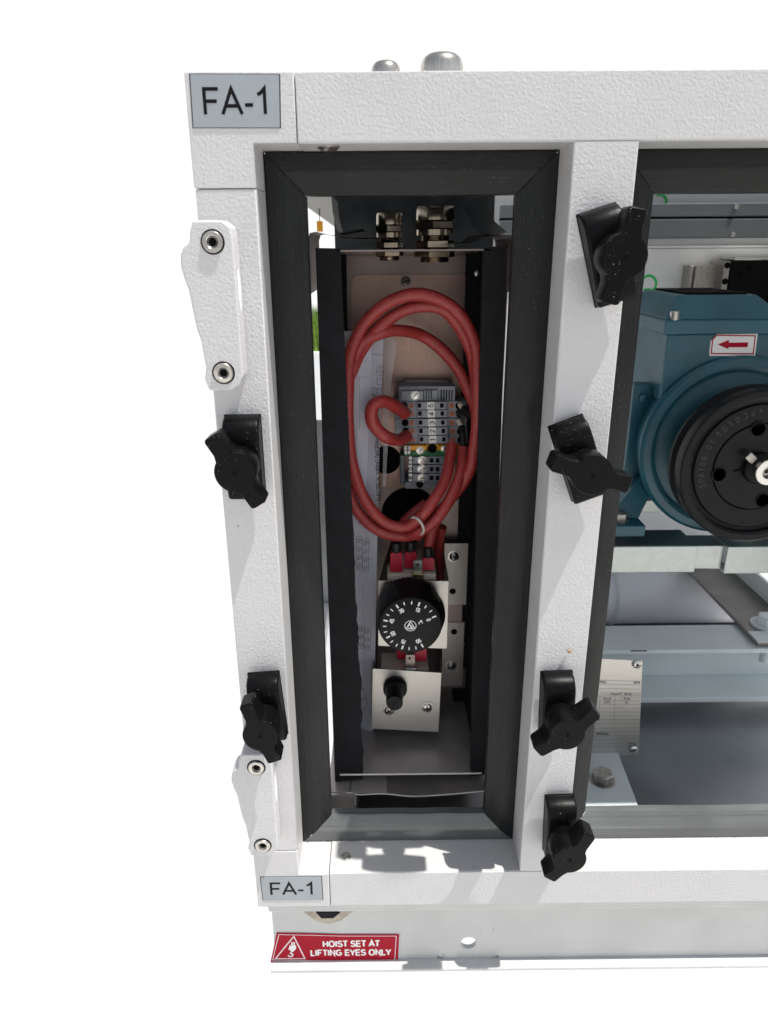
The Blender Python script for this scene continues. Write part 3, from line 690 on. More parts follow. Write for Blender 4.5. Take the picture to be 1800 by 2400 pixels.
for i, (ya, yb) in enumerate(rowsY):
    dx = i*5; num = str(5-i)
    t1 = slab(600+dx*.6, ya, 1300+dx*.4, yb, 236, 268, 'terminal', 'term_grey', tb, .5)
    t1['label'] = 'grey terminal marked '+num
    slab(820+dx, ya+2, 1100+dx, yb-2, TY, 237, 'raised_rib', 'term_grey', t1, .5)
    yc = (ya+yb)/2
    slab(918+dx, yc-36, 988+dx, yc+36, TY-1.5, TY+1, 'marker_tag', 'marker', t1, .3)
    b = MB(); p = at(*zB(954+dx, yc), TY-1.8); letters(b, num, 6.4, tuple(p), rot=R(90), w=.15); b.build('digit', 'ink', t1)
    for x_ in (845, 1062):
        slab(x_-19+dx, yc-22, x_+14+dx, yc+18, TY-.5, TY+1, 'test_slot', 'hole', t1, 0)
    for x_ in (762, 1155):
        slab(x_-22+dx*.6, yc-19, x_+22+dx*.6, yc+24, 234.6, 237, 'release_lever', 'orange', t1, .4)
        slab(x_-9+dx*.6, yc-6, x_+11+dx*.6, yc+13, 234.2, 235, 'lever_slot', 'term_dark', t1, 0)
    for x_ in (693, 1225):
        p = at(*zB(x_+dx, yc), 235.4); MB().lathe(tuple(p), [(4.4, 0), (4.4, .4), (0, .4)], 16).build('wire_hole', 'hole', t1)
ea = slab(690, 752, 1160, 815, 234, 268, 'earth_terminal', 'yellow', tb, .8); ea['label'] = 'yellow and green earth terminal'
slab(690, 812, 1150, 868, 235, 268, 'green_half', 'green', ea, .8)
for x_ in (700, 1030): slab(x_, 765, x_+210, 812, 228, 236, 'yellow_rib', 'yellow', ea, .8)
for x_ in (765, 1020): slab(x_, 814, x_+160, 862, 229, 236, 'green_rib', 'green', ea, .8)
slot_screw(ea, tuple(at(*zB(850, 812), 228)), 4); slot_screw(ea, tuple(at(*zB(1085, 797), 228)), 3.4)
p = at(*zB(968, 798), 229); MB().lathe((p.x, 233.2, p.z), [(5.5, 0), (5.5, 3), (4.2, 3.2), (4, .5), (0, .4)], 20).build('bore', 'hole', ea)
slab(697, 770, 755, 848, 226, 236, 'marker_tag', 'marker', ea, .4)
b = MB(); p = at(*zB(728, 808), 225.6); b.box(p.x-3, p.x+3, 225.3, 225.7, p.z-.4, p.z+.4); b.box(p.x-.4, p.x+.4, 225.3, 225.7, p.z-5, p.z+5)
b.box(p.x-2, p.x+2, 225.3, 225.7, p.z+2.4, p.z+3.1); b.build('earth_symbol', 'ink', ea)
for i, (ya, yb, s_) in enumerate(((872, 945, 'T'), (955, 1030, 'D'), (1040, 1118, 'R'))):
    t1 = slab(775, ya, 1140, yb, 236, 268, 'screw_terminal', 'term_grey', tb, .8)
    slab(780, ya+3, 925, yb-2, 230, 237, 'raised_rib', 'term_grey', t1, .7)
    yc = (ya+yb)/2
    slot_screw(t1, tuple(at(*zB(868, yc), 229.5)), 4.6, .9-.5*i)
    for x_ in (945, 1002): slab(x_, yc-18, x_+32, yc+22, 235.3, 237, 'wire_slot', 'hole', t1, 0)
    slab(738, ya-2, 772, yb-6, 229, 237, 'marker_tag', 'marker', t1, .4)
    b = MB(); p = at(*zB(755, yc-3), 228.6); letters(b, s_, 5, tuple(p), rot=R(90), w=.17); b.build('letter', 'ink', t1)
slab(700, 1120, 1120, 1182, 240, 268, 'end_plate', 'term_grey', tb, 1)
slab(655, 860, 700, 1150, 246, 268, 'end_bracket', 'term_dark', tb, 1)
p = at(*zB(845, 1140), 239); MB().lathe(tuple(p), [(4.5, 0), (4.5, 1.4), (0, 1.4)], 18).build('bore', 'hole', tb)

# ---------------------------------------------------------------- wiring drawing
dr = thing('wiring_drawing', 'folded white electrical wiring diagram sheet tucked along the left side of the box', 'drawing', tuple(at(850, 1700, 230)))
# folded sheet: vertical folds, px positions of the four edges at top and bottom
cols_t = [(796, 775, 199), (840, 777, 191), (869, 778, 202), (899, 790, 195)]
cols_b = [(796, 1735, 199), (828, 1700, 191), (846, 1722, 202), (873, 1712, 195)]
b = MB(); bm = b.bm; n = 24; rows = []
for i in range(n+1):
    u = i/n; rows.append([bm.verts.new(at(a[0]+(c_[0]-a[0])*u+2*math.sin(u*5+k), a[1]+(c_[1]-a[1])*u, a[2]+1.5*math.sin(u*7+k))) for k, (a, c_) in enumerate(zip(cols_t, cols_b))])
for a, c in zip(rows, rows[1:]):
    for k in range(3): bm.faces.new((a[k], a[k+1], c[k+1], c[k]))
bmesh.ops.solidify(bm, geom=bm.faces[:], thickness=.6); bmesh.ops.recalc_face_normals(bm, faces=bm.faces[:]); b.build('sheet', 'paper', dr)
b = MB()
def ln(b, pts, w=.5, Y=187.5): stroke(b, [at(x, y, Y) for x, y in pts], w, Y)
def dash(b, p, q, n=12, w=.45):
    for i in range(n):
        u, v = i/n, (i+.6)/n; ln(b, [(p[0]+(q[0]-p[0])*u, p[1]+(q[1]-p[1])*u), (p[0]+(q[0]-p[0])*v, p[1]+(q[1]-p[1])*v)], w)
dash(b, (844, 846), (868, 847), 5); dash(b, (843, 883), (843, 1010), 22); dash(b, (843, 883), (868, 884), 5)
ln(b, [(872, 830), (898, 832)]); ln(b, [(872, 909), (896, 911)]); ln(b, [(884, 911), (884, 940)]); dash(b, (850, 1370), (846, 1560), 30, .35)
cx, cy = 891, 870
ln(b, [(cx+9*math.cos(R(a)), cy+11*math.sin(R(a))) for a in range(0, 361, 30)], .5); ln(b, [(cx+5*math.cos(R(a)), cy+6*math.sin(R(a))) for a in range(0, 361, 45)], .45)
ln(b, [(cx-12, cy), (cx+8, cy)], .4); ln(b, [(cx, cy-15), (cx, cy+36)], .4); ln(b, [(883, 886), (898, 889), (897, 903), (884, 900), (883, 886)], .5)
def circs(b, y0, n, dy, x0, w=18):
    for i in range(n):
        for k in (0, 1):
            x = x0+k*(w-3); y = y0+i*dy+k*5
            ln(b, [(x+4.2*math.cos(R(a)), y+5.2*math.sin(R(a))) for a in range(0, 361, 45)], .5); ln(b, [(x-2.5, y+3), (x+2.5, y-3)], .5)
    for k in (0, 1):
        x = x0+k*(w-3); ya, yb = y0-9+k*5, y0+(n-1)*dy+9+k*5
        ln(b, [(x-7, ya), (x+7, ya), (x+7, yb), (x-7, yb), (x-7, ya)], .4)
circs(b, 1267, 4, 20, 842); circs(b, 1475, 3, 18, 846)
for y in (1262, 1282, 1302, 1320): ln(b, [(818, y), (835, y+3)], .4); ln(b, [(864, y+8), (872, y+9)], .4)
ln(b, [(850, 1610), (862, 1650), (850, 1665)], .4); ln(b, [(846, 1640), (860, 1636)], .6)
tag(b.build('line_work', 'ink_grey', dr), kind='stuff')
b = MB(); p = at(879, 1101, 187); q0 = at(883, 1174, 187); q1 = at(889, 1027, 187)
tx = 'ELECTRICAL WIRING DIAGRAM'; hh = 5.4; letters(b, tx, hh, (p.x+3.5, 186.8, p.z), rot=R(91), w=.14, width=(q1.z-q0.z)/(hh*sum(GL[ch][1] for ch in tx)))
p = at(876, 937, 187); add_text(b, 'mber', 7, (p.x, 187, p.z), rot=R(91)); b.build('lettering', 'ink', dr)
a, c = at(898, 772, 222), at(928, 1130, 222)
sl = single(MB().prism([(at(900, 780, 219).x, at(900, 780, 219).z), (at(931, 800, 219).x, at(931, 800, 219).z), (at(916, 905, 219).x, at(916, 905, 219).z), (at(904, 1140, 219).x, at(904, 1140, 219).z), (at(897, 1140, 219).x, at(897, 1140, 219).z)], 218.6, 219), 'plastic_sleeve', 'clear', 'clear plastic sleeve edge over the wiring diagram', 'sleeve', (a.x, 219, c.z))

# ---------------------------------------------------------------- thermostats
def bracket(t, q, Y, back, m='plate_bright'):
    a, b_, c, d = [at(x, y, Y) for x, y in q]
    pl_ = MB().hull8([a, b_, c, d]+[p+Vector((0, 1.6, 0)) for p in (a, b_, c, d)], .4).build('face_plate', m, t)
    ba, bb = back
    for (f0, f1, bp) in ((a, d, ba), (b_, c, bb)):
        p0 = at(*bp, 268); p1 = Vector((p0.x, 268, p0.z+(f1.z-f0.z)))
        s_ = 1.4 if f0 is a else -1.4
        MB().hull8([f0+Vector((0, 1.8, 0)), f1+Vector((0, 1.8, 0)), p1, p0]+[p+Vector((s_, 0, 0)) for p in (f0+Vector((0, 1.8, 0)), f1+Vector((0, 1.8, 0)), p1, p0)]).build('side_flange', 'steel_dark', t)
    return pl_
t1 = thing('dial_thermostat', 'thermostat with a large black dial numbered 0 to 90 on a bright bracket', 'thermostat', tuple(at(965, 1515, 200)))
bracket(t1, [(887, 1361), (1052, 1362), (1048, 1521), (886, 1514)], 170, ((918, 1264), (1036, 1266)))
dc = at(963, 1443, 166); dcx = dc.x; dcz = dc.z
fc = at(962, 1467, 106)
MB().lathe((dcx, 169, dcz), [(43, 0), (43, 4), (40, 9), (37, 10), (36, 10)], 64).build('base_disc', 'dial', t1)
ax = Vector((fc.x-dcx, 0, fc.z-dcz))
seg = 96; b = MB()
prof = [(36, 160)]+[(38.6, 156), (37.5, 112), (36.6, 108), (36.2, 107)]
b.lathe((0, 0, 0), [(r_, 0) for r_, _ in prof], seg, caps=False)
vs = list(b.bm.verts)
for i, v in enumerate(vs):
    k = i//seg; j = i % seg; r_, y = prof[k]; a = 2*math.pi*j/seg
    rr = r_*(1 + (.018 if (j % 2 and 0 < k < 3) else 0)); v.co = Vector((fc.x+rr*math.cos(a), y, fc.z+rr*math.sin(a)))
b.build('dial_body', 'dial', t1)
face = MB().lathe((fc.x, 107.6, fc.z), [(36.2, 0), (36.2, .8), (35.2, 1.4), (0, 1.4)], 64).build('dial_face', 'dial', t1)
b = MB(); fy = 106.0
degs = {0: 23, 15: 71, 30: 121, 45: 166, 60: 209, 75: 252, 90: 298}
def dang(v): k = min(int(v//15)*15, 75); return R(degs[k]+(degs[k+15]-degs[k])*(v-k)/15)
for v in range(0, 91, 5):
    a = dang(v); big = v % 15 == 0; w_ = .95 if big else .6; r0, r1 = (27.2, 32.2) if big else (28, 32)
    b.box(r0, r1, fy-.2, fy+.1, -w_, w_, X=Matrix.Translation((fc.x, 0, fc.z)) @ Matrix.Rotation(-a, 4, 'Y'))
b.build('scale_mark', 'white_print', face)
b = MB()
for v, rr in ((0, 22.5), (15, 22.3), (30, 22.3), (45, 22.6), (60, 22.6), (75, 22.3), (90, 22.3)):
    a = dang(v)-R(3); letters(b, str(v), 5.6, (fc.x+rr*math.cos(a), fy, fc.z+rr*math.sin(a)), rot=a-R(90), w=.19, width=.78)
letters(b, '\u00b0C', 5.2, (fc.x+11.5, fy, fc.z+4.5), rot=R(-70), w=.18, width=.8)
b.build('lettering', 'white_print', face)
b = MB(); ring = [(fc.x+6.6*math.cos(R(a)), fy, fc.z+6.6*math.sin(R(a))) for a in range(0, 361, 15)]; stroke(b, ring, .75, fy)
tri = [(fc.x+5.6*math.cos(R(a)), fy-.01, fc.z+5.6*math.sin(R(a))) for a in (90, 210, 330)]; stroke(b, tri, .9, fy-.01, True)
for q in (((-3, -1), (-1, 2), (1, -2), (3, 1.5)), ((-2, 4), (2.6, -3.4)), ((-3.6, -4), (3.6, -4))): stroke(b, [(fc.x+x, fy-.02, fc.z+z) for x, z in q], .8, fy-.02)
b.build('emblem', 'white_print', face)
def zC(x, y): return (780+x*.2411, 1180+y*.2411)
def ceramic(t, q0, q1, Y0, Y1, top, name='switch_body'):
    a, c = at(*q0, Y0), at(*q1, Y0); return MB().box(a.x, c.x, Y0, Y1, top-9, top, bev=.8).build(name, 'ceramic', t)
# upper switch body: front top edge at photo row 1346
zt = at(960, 1346, 184).z
sw = MB().box(at(908, 1346, 184).x, at(1022, 1346, 184).x, 184, 214, zt-8, zt, bev=.8).build('switch_body', 'ceramic', t1)
MB().box(at(910, 1346, 184).x, at(1019, 1346, 184).x, 184.5, 213, zt-17, zt-8.2).build('contact_strip', 'brass', t1)
def boot(t, px, py0, py1, wpx, Y, sleeve=True, zb_=None):
    a = at(px, py1, Y); b_ = at(px, py0, Y); w_ = abs(at(px+wpx/2, py1, Y).x-a.x)
    o = MB().prism(rounded([(a.x-w_, a.z), (a.x+w_, a.z), (a.x+w_, b_.z-3), (a.x+w_*.72, b_.z), (a.x-w_*.72, b_.z), (a.x-w_, b_.z-3)], 1.2, 3), Y-5, Y+5, bev=1.6, seg=3, ang=25)
    o.build('connector_boot', 'red_boot', t)
    if sleeve: MB().lathe((a.x, Y, b_.z-1), [(w_*.72, 0), (w_*.8, 7), (w_*.7, 13)], 16, axis='Z').build('wire_sleeve', 'black_wire', t)
boot(t1, 929, 1292, 1336, 29, 193); boot(t1, 962, 1290, 1327, 28, 200); boot(t1, 1003, 1304, 1332, 28, 193)
a, c = at(969, 1313, 181), at(989, 1358, 181)
tab = MB().prism(rounded([(a.x, a.z), (c.x, a.z), (c.x, c.z), (a.x, c.z)], 1.8), 180, 181.2).build('earth_tab', 'galv', t1)
p = at(979, 1324, 179.9); MB().lathe(tuple(p), [(1.6, 0), (1.6, .15), (0, .15)], 12).build('tab_hole', 'hole', tab)
a, c = at(966, 1342, 179), at(993, 1358, 179); MB().box(a.x, c.x, 174, 182, c.z, a.z, bev=.8).build('tab_clip', 'brass', t1)

t2 = thing('spindle_thermostat', 'small thermostat with a slotted black spindle below the dial thermostat', 'thermostat', tuple(at(950, 1712, 200)))
bracket(t2, [(873, 1567), (1035, 1577), (1028, 1716), (871, 1708)], 170, ((882, 1504), (1034, 1512)))
zt = at(950, 1566, 184).z
MB().box(at(894, 1566, 184).x, at(1005, 1566, 184).x, 184, 222, zt-8, zt, bev=.8, X=rotY((30, 0, zt), R(-1.5))).build('switch_body', 'ceramic', t2)
MB().box(at(896, 1566, 184).x, at(1003, 1566, 184).x, 184.5, 213, zt-15, zt-8.2).build('contact_strip', 'brass', t2)
boot(t2, 940, 1500, 1541, 20, 204, False); boot(t2, 985, 1500, 1545, 28, 198, False)
a, c = at(951, 1533, 181), at(972, 1575, 181)
tab = MB().prism(rounded([(a.x, a.z), (c.x, a.z), (c.x, c.z), (a.x, c.z)], 1.8), 179, 180.2).build('earth_tab', 'steel_dark', t2)
p = at(960, 1543, 178.9); MB().lathe(tuple(p), [(1.6, 0), (1.6, .15), (0, .15)], 12).build('tab_hole', 'hole', tab)
a, c = at(949, 1562, 178), at(976, 1576, 178); MB().box(a.x, c.x, 173, 182, c.z, a.z, bev=.8).build('tab_clip', 'galv', t2)
p = at(926, 1611, 168)
MB().lathe((p.x, 169.4, p.z), [(15.5, 0), (15.5, 7), (14.5, 9), (11, 9.5), (10.5, 9.5), (10.5, 12)], 36).build('spindle_collar', 'dial', t2)
q = at(925, 1649, 128)
sp = MB().lathe((q.x, 158, q.z), [(11, 0), (10.6, 28), (10.2, 30), (0, 30)], 32).build('spindle', 'dial', t2)
MB().box(q.x-9, q.x+9, 127.7, 128.3, q.z-.45, q.z+.45, X=rotY((q.x, 0, q.z), R(62))).build('slot', 'hole', sp)
cross_screw(t2, tuple(at(1001, 1658, 169)), 6.2, tilt=.1); cross_screw(t2, tuple(at(912, 1664, 169)), 6.2, tilt=.6)

# ---------------------------------------------------------------- red cables
def cable(pts, label, r=6.9, ends=None):
    P = [at(*p) for p in pts]
    t = thing('red_cable', label, 'cable', tuple(P[0]), 'red sleeved cables')
    P = [p+Vector((random.uniform(-.6, .6), random.uniform(-1.2, 1.2), random.uniform(-.6, .6))) if 0 < i < len(P)-1 else p for i, p in enumerate(P)]
    n_ = (len(P)-1)*7+1; ph = random.random()*6
    MB().tube(P, [r*(1+.035*math.sin(i*.21+ph)+.02*math.sin(i*.57+ph*2)) for i in range(n_)], 14, sub=7, flat=.94).build('sleeve', 'red', t)
    return t
Lc = [(949, 1236), (900, 1222), (860, 1181), (835, 1125), (821, 1065), (815, 980), (815, 908), (817, 864), (828, 810), (856, 755), (911, 708), (977, 690), (1042, 708), (1088, 750), (1114, 810), (1119, 870)]
cable([(1060, 1040, 205), (1055, 1070, 196), (1043, 1125, 180), (1016, 1173, 170), (984, 1212, 166)]+[(x, y, 172) for x, y in Lc]+[(1119, 930, 172), (1120, 980, 176), (1112, 1040, 182), (1100, 1101, 186), (1068, 1155, 190), (1036, 1198, 196), (1014, 1240, 200), (1004, 1284, 200)],
      'red cable making the outermost loop and ending at the right thermostat connector')
Li = [(949, 1257), (896, 1247), (852, 1217), (822, 1165), (812, 1100), (808, 1020), (808, 950), (812, 905), (824, 872), (846, 823), (884, 771), (940, 732), (995, 717), (1042, 728), (1076, 765), (1103, 821), (1114, 890)]
cable([(1086, 1050, 205), (1081, 1101, 190), (1057, 1161, 178), (1024, 1214, 172), (987, 1246, 172)]+[(x, y, 184) for x, y in Li]+[(1118, 950, 190), (1120, 1000, 196)],
      'red cable of the second loop tied beside the outermost one', 6.9)
cable([(826, 850, 180), (850, 803, 181), (897, 778, 184), (940, 775, 194), (987, 785, 212), (1034, 818, 214), (1074, 866, 214), (1100, 920, 212), (1116, 970, 206), (1116, 1040, 204), (1105, 1090, 206), (1080, 1140, 210), (1020, 1210, 214), (972, 1262, 204)],
      'red cable crossing low inside the loops behind the paper edge', 6.9)
cable([(1000, 1180, 200), (970, 1205, 196), (945, 1228, 196), (938, 1262, 196)], 'short red cable dropping to the left thermostat connector', 6.6)
cable([(1036, 1235, 225), (1030, 1290, 235), (1034, 1360, 245), (1030, 1440, 250)], 'dark red cable running down behind the dial thermostat', 6)
cable([(949, 969, 216), (932, 955, 200), (902, 942, 183), (876, 950, 179), (870, 976, 179), (880, 1003, 179), (905, 1024, 182), (932, 1031, 198), (954, 1022, 216)], 'short thick red jumper cable curled at the left of the terminals', 7.6)
# cable tie
p = [at(x, y, Y) for x, y, Y in ((968, 1212, 164), (979, 1216, 158), (989, 1229, 157), (993, 1243, 160), (987, 1252, 168), (975, 1252, 178), (962, 1240, 184), (958, 1222, 180), (968, 1212, 164))]
single(MB().tube(p, 1.7, 8, caps=False), 'cable_tie', 'tie', 'milky white cable tie round the red cable bundle', 'cable tie', tuple(p[0]))
# black cores at the right of the terminals
for k, (pts, lab) in enumerate(((((1078, 948, 230), (1086, 957, 222), (1096, 966, 214), (1106, 976, 208)), 'black wire core with a pale end entering the topmost numbered terminal'),
        (((1074, 967, 230), (1084, 968, 222), (1098, 972, 214), (1110, 977, 207)), 'black wire core printed with marks entering terminal 4'),
        (((1075, 987, 230), (1082, 1000, 222), (1084, 1020, 214), (1086, 1048, 208)), 'black wire core with a pale end bending down into terminal 3'))):
    t = thing('black_wire', lab, 'wire', tuple(at(*pts[0])))
    P = [at(*q) for q in pts]; MB().tube(P[1:] if k != 1 else P, 3.9, 12, sub=5).build('core', 'black_wire', t)
    if k != 1: MB().tube([P[0], P[0].lerp(P[1], .5), P[1]], 3.3, 12, sub=4).build('ferrule', 'ceramic', t)

# ================================================================ right bay
# motor
mo = thing('motor', 'teal blue electric motor with a terminal box and round front flange', 'motor', (467, 400, -372))
MX, MZ = 467, -253
MB().lathe((MX, 345, MZ), [(114, 0), (116, 30), (121, 44), (121, 49), (117, 53.5), (108, 54.5), (103.5, 51), (102, 46), (99, 44.5), (92, 45.5), (60, 60), (0, 64)], 96, X=None).build('front_flange', 'blue', mo)
MB().prism(rounded([(MX-126, MZ-88), (MX-126, MZ+79), (MX+126, MZ+79), (MX+126, MZ-88)], 8), 332, 356, bev=2).build('square_plate', 'blue', mo)
for q in ((1507, 933), (1481, 1157)):
    p = at(*q, 331); MB().lathe((p.x, 332, p.z), [(6.5, 0), (6, 3), (4, 4.2), (0, 4.4)], 20).build('plug', 'blue', mo)
MB().lathe((MX, 620, MZ), [(100, 0), (104, 20), (104, 250), (100, 262)], 48).build('body', 'blue', mo)
for i in range(26):
    a = R(200+i*140/25); 
    MB().box(100, 116, 370, 600, -1.6, 1.6, X=Matrix.Translation((MX, 0, MZ)) @ Matrix.Rotation(-a, 4, 'Y')).build('fin', 'blue', mo)
# terminal box
tbx = MB(); tbx.hull8([Vector(v) for v in ((366, 302, -190), (512, 302, -190), (512, 302, -105), (366, 302, -105), (366, 470, -190), (512, 470, -190), (512, 470, -105), (366, 470, -105))], 2).build('connection_box', 'blue', mo)
lid = MB().box(359, 518, 296, 476, -105, -87, bev=2.2).build('box_lid', 'blue', mo)
MB().hull8([Vector(v) for v in ((361, 299, -87.4), (516, 299, -87.4), (480, 318, -58), (378, 318, -58), (361, 474, -87.4), (516, 474, -87.4), (480, 440, -58), (378, 440, -58))], 2.5).build('lid_dome', 'blue', lid)
p = at(1583, 748, 296)
MB().lathe((p.x+1, 303, -89), [(6, 0), (6, 11), (5, 12.5), (0, 12.5)], 18, axis='Z').build('lid_screw', 'screw', lid)
p = at(1605, 685, 330); MB().box(392, 470, 322, 436, -58, -55.5, bev=1).build('lid_pad', 'hole', lid)
# feet
for x0 in (300, 560):
    f = MB().box(x0, x0+57, 270, 560, -370, -354, bev=2).build('foot', 'blue', mo)
    MB().hull8([Vector(v) for v in ((x0+12, 300, -356), (x0+56, 300, -356), (x0+86, 320, -300), (x0+62, 320, -300), (x0+12, 560, -356), (x0+56, 560, -356), (x0+86, 560, -300), (x0+62, 560, -300))]).build('foot_web', 'blue', mo)
    q = (x0+28, 295, -354)
    MB().lathe(q, [(14, .2), (14, 2)], 28, axis='Z').build('washer', 'bolt_zinc', f)
    MB().lathe(q, [(11, 2), (11, 9.5), (10, 10.5), (0, 10.5)], 6, axis='Z').build('bolt_head', 'bolt_zinc', f)
# direction sticker
sk = thing('arrow_sticker', 'white sticker with a red left arrow on the motor connection box', 'sticker', tuple(at(1715, 834, 301)))
def zM(x, y): return (1300+x*.3014, 700+y*.3014)
def PM(x, y, Y=301.6): p = at(*zM(x, y), Y); return (p.x, Y, p.z)
MB().poly([PM(1268, 268), PM(1578, 273), PM(1557, 447), PM(1203, 444), PM(1203, 400), PM(1212, 330)], .3).build('film', 'sticker_white', sk)
b = MB(); stroke(b, [PM(*q, 301.2) for q in ((1262, 284), (1560, 289), (1544, 428), (1218, 427), (1228, 320))], 1.6, 301.2, True); b.build('border', 'sticker_red', sk)
MB().poly([PM(*q, 301.2) for q in ((1268, 356), (1355, 320), (1355, 342), (1504, 340), (1500, 377), (1352, 378), (1350, 392))], .15).build('arrow', 'sticker_red', sk)
# pulley
pu = thing('belt_pulley', 'black cast iron belt pulley with a taper bush on the motor shaft', 'pulley', (465, 240, -365))
PX, PZ, PYf = 465, -257, 212
MB().lathe((PX, PYf, PZ), [(40, -42), (94, -42), (97, -40), (97, -34), (88, -28), (88, -24), (97.5, -17), (98, -5), (97, -1), (95.5, 0), (88, 0), (85, -2), (84, -7), (80, -8), (78, -5), (56, -5), (55, -6.5)], 96, caps=False).build('wheel', 'pulley', pu)
MB().lathe((PX, PYf, PZ), [(54.4, -10), (54.4, -4.4), (53.6, -3.8), (20, -3.8), (20, -12)], 64, caps=False).build('taper_bush', 'pulley', pu)
for q in ((1585, 1015), (1280, 1370), (1620, 1570)):
    p = at(*zM(*q), 215); h_ = MB().lathe((p.x, 215.6, p.z), [(9.6, -3), (9.6, .8), (8.6, 1.0), (7.4, -.5), (7, -3)], 26, caps=False).build('screw_hole', 'pulley', pu)
    MB().lathe((p.x, 215.6, p.z), [(8, -.2), (0, -.2)], 20, caps=False).build('bore', 'hole', h_)
sh = MB().lathe((PX, PYf, PZ), [(19.5, -12), (19.5, 3), (17.5, 5)], 40).build('hub_nose', 'pulley', pu)
MB().lathe((PX+2, PYf-4, PZ), [(16.2, -12), (16.2, 14), (15.4, 15), (8, 15), (7, 13), (7, 4), (0, 4)], 40, caps=False).build('shaft_end', 'bright', pu)
MB().lathe((PX+2, PYf-4, PZ), [(6.5, 6), (5, 5.8), (5, 9), (3, 9)], 20, caps=False).build('shaft_bore', 'bolt_zinc', pu)
p = at(*zM(1522, 1235), 205); MB().box(p.x-6, p.x+7, 202, 216, p.z-5, p.z+5, bev=1.5, X=rotY((p.x, 0, p.z), R(-40))).build('shaft_key', 'bolt_zinc', pu)
b = MB(); p = at(*zM(1440, 1333), 215); b.box(p.x-8, p.x+8, 215.2, 215.6, p.z-1.2, p.z+1.2, X=rotY((p.x, 0, p.z), R(8))); b.build('bush_split', 'hole', pu)
b = MB()
def arc_text(b, s, r_, a_mid, step, size):
    n = len(s)
    for i, ch in enumerate(s):
        a = a_mid-(i-(n-1)/2)*step; letters(b, ch, size*.75, (PX+r_*math.cos(R(a)), 216.7, PZ+r_*math.sin(R(a))), rot=R(a-90), w=.13, width=.85)
arc_text(b, 'SPA100-01', 69, 176, 6.0, 10.5); arc_text(b, '1610', 69, 131, 7.5, 11.5); arc_text(b, '34°', 69, 104, 7.5, 11.5)
b.build('cast_lettering', 'pulley_text', pu)

# motor rails (galvanised slide base)
mr = thing('motor_rails', 'galvanised slide rails carrying the motor', 'slide rail', (460, 300, -420))
for (x0, x1, y0, zt, zb_) in ((222, 428, 262, -381, -420), (428.5, 466, 266, -382.5, -417), (466.5, 700, 258, -381, -421)):
    MB().box(x0, x1, y0, y0+3, zb_, zt, bev=1.2).build('rail_face', 'galv', mr)
    MB().box(x0, x1, y0+3.3, y0+ (62 if x0 != 428.5 else 40), zt-3.5, zt-.2, bev=1).build('rail_top', 'galv', mr)
    MB().box(x0, x1, y0+3.3, y0+22, zb_+.2, zb_+3.2, bev=1).build('rail_lip', 'galv', mr)
MB().box(222, 700, 500, 560, -420, -384, bev=1.2).build('rear_rail', 'galv', mr)

# duct
dk = thing('white_duct', 'smooth white round duct lying behind the motor rails', 'duct', (500, 500, -640))
ca, cb = at(1448, 1410, 470), at(1700, 1410, 470)
MB().lathe((250, 620, -632), [(57, 0), (57, 460), (0, 460)], 48, axis='X').build('tube', 'duct', dk)
xr = at(1447, 1410, 570).x
MB().lathe((xr, 620, -632), [(57.3, -3), (59.5, -2.5), (59.5, 2.5), (57.3, 3)], 48, axis='X', caps=False).build('band', 'grey_paint', dk)

# cross beam (C section)
cb_ = thing('cross_beam', 'pale grey green steel C beam across the bay floor', 'beam', (480, 340, -664))
MB().box(215, FX1-30, 309, 385, -577, -570, bev=1.6).build('top_flange', 'grey_paint', cb_)
MB().box(215, FX1-30, 372, 378, -655, -577.3).build('web', 'grey_paint', cb_)
MB().box(215, FX1-30, 309, 378, -664, -655.3, bev=1.6).build('bottom_flange', 'grey_paint', cb_)
b = MB(); a = at(1478, 1526, 308.6); c = at(1516, 1527, 308.6); b.box(a.x, c.x, 308.5, 308.9, a.z-1, a.z+1.2); b.build('paint_chip', 'ink_grey', cb_)
# depth arm
am = thing('depth_arm', 'grey steel channel arm bolted on the cross beam under the motor', 'channel arm', (600, 450, -570))
M['arm'] = mat('brownish grey channel', (.20, .19, .175), .4, .3, var=(.02, .2))
MB().hull8([Vector(v) for v in ((565, 314, -568), (690, 314, -568), (690, 314, -562), (565, 314, -562), (565, 640, -568), (690, 640, -568), (690, 640, -562), (565, 640, -562))], 1.5).build('arm_web', 'arm', am)
MB().hull8([Vector(v) for v in ((644, 352, -562), (650, 352, -562), (650, 352, -530), (644, 352, -530), (644, 640, -562), (650, 640, -562), (650, 640, -530), (644, 640, -530))], 1).build('arm_lip', 'grey_paint', am)
MB().box(565, 690, 312, 346, -561.8, -560, bev=.8).build('front_lug', 'grey_paint', am)
p = atz(1797, 1462, -560)
MB().lathe((p.x, p.y, -562), [(24, .2), (24, 3.2), (22, 3.6), (13, 3.6)], 36, axis='Z').build('washer', 'grey_paint', am)
MB().lathe((p.x, p.y, -562), [(16, 3.6), (16, 15), (14, 16.5), (0, 16.5)], 6, axis='Z').build('bolt_head', 'grey_paint', am)
MB().lathe((p.x, p.y-12, -620), [(8, 0), (8, 42)], 18, axis='Z').build('bolt_tail', 'grey_paint', am)

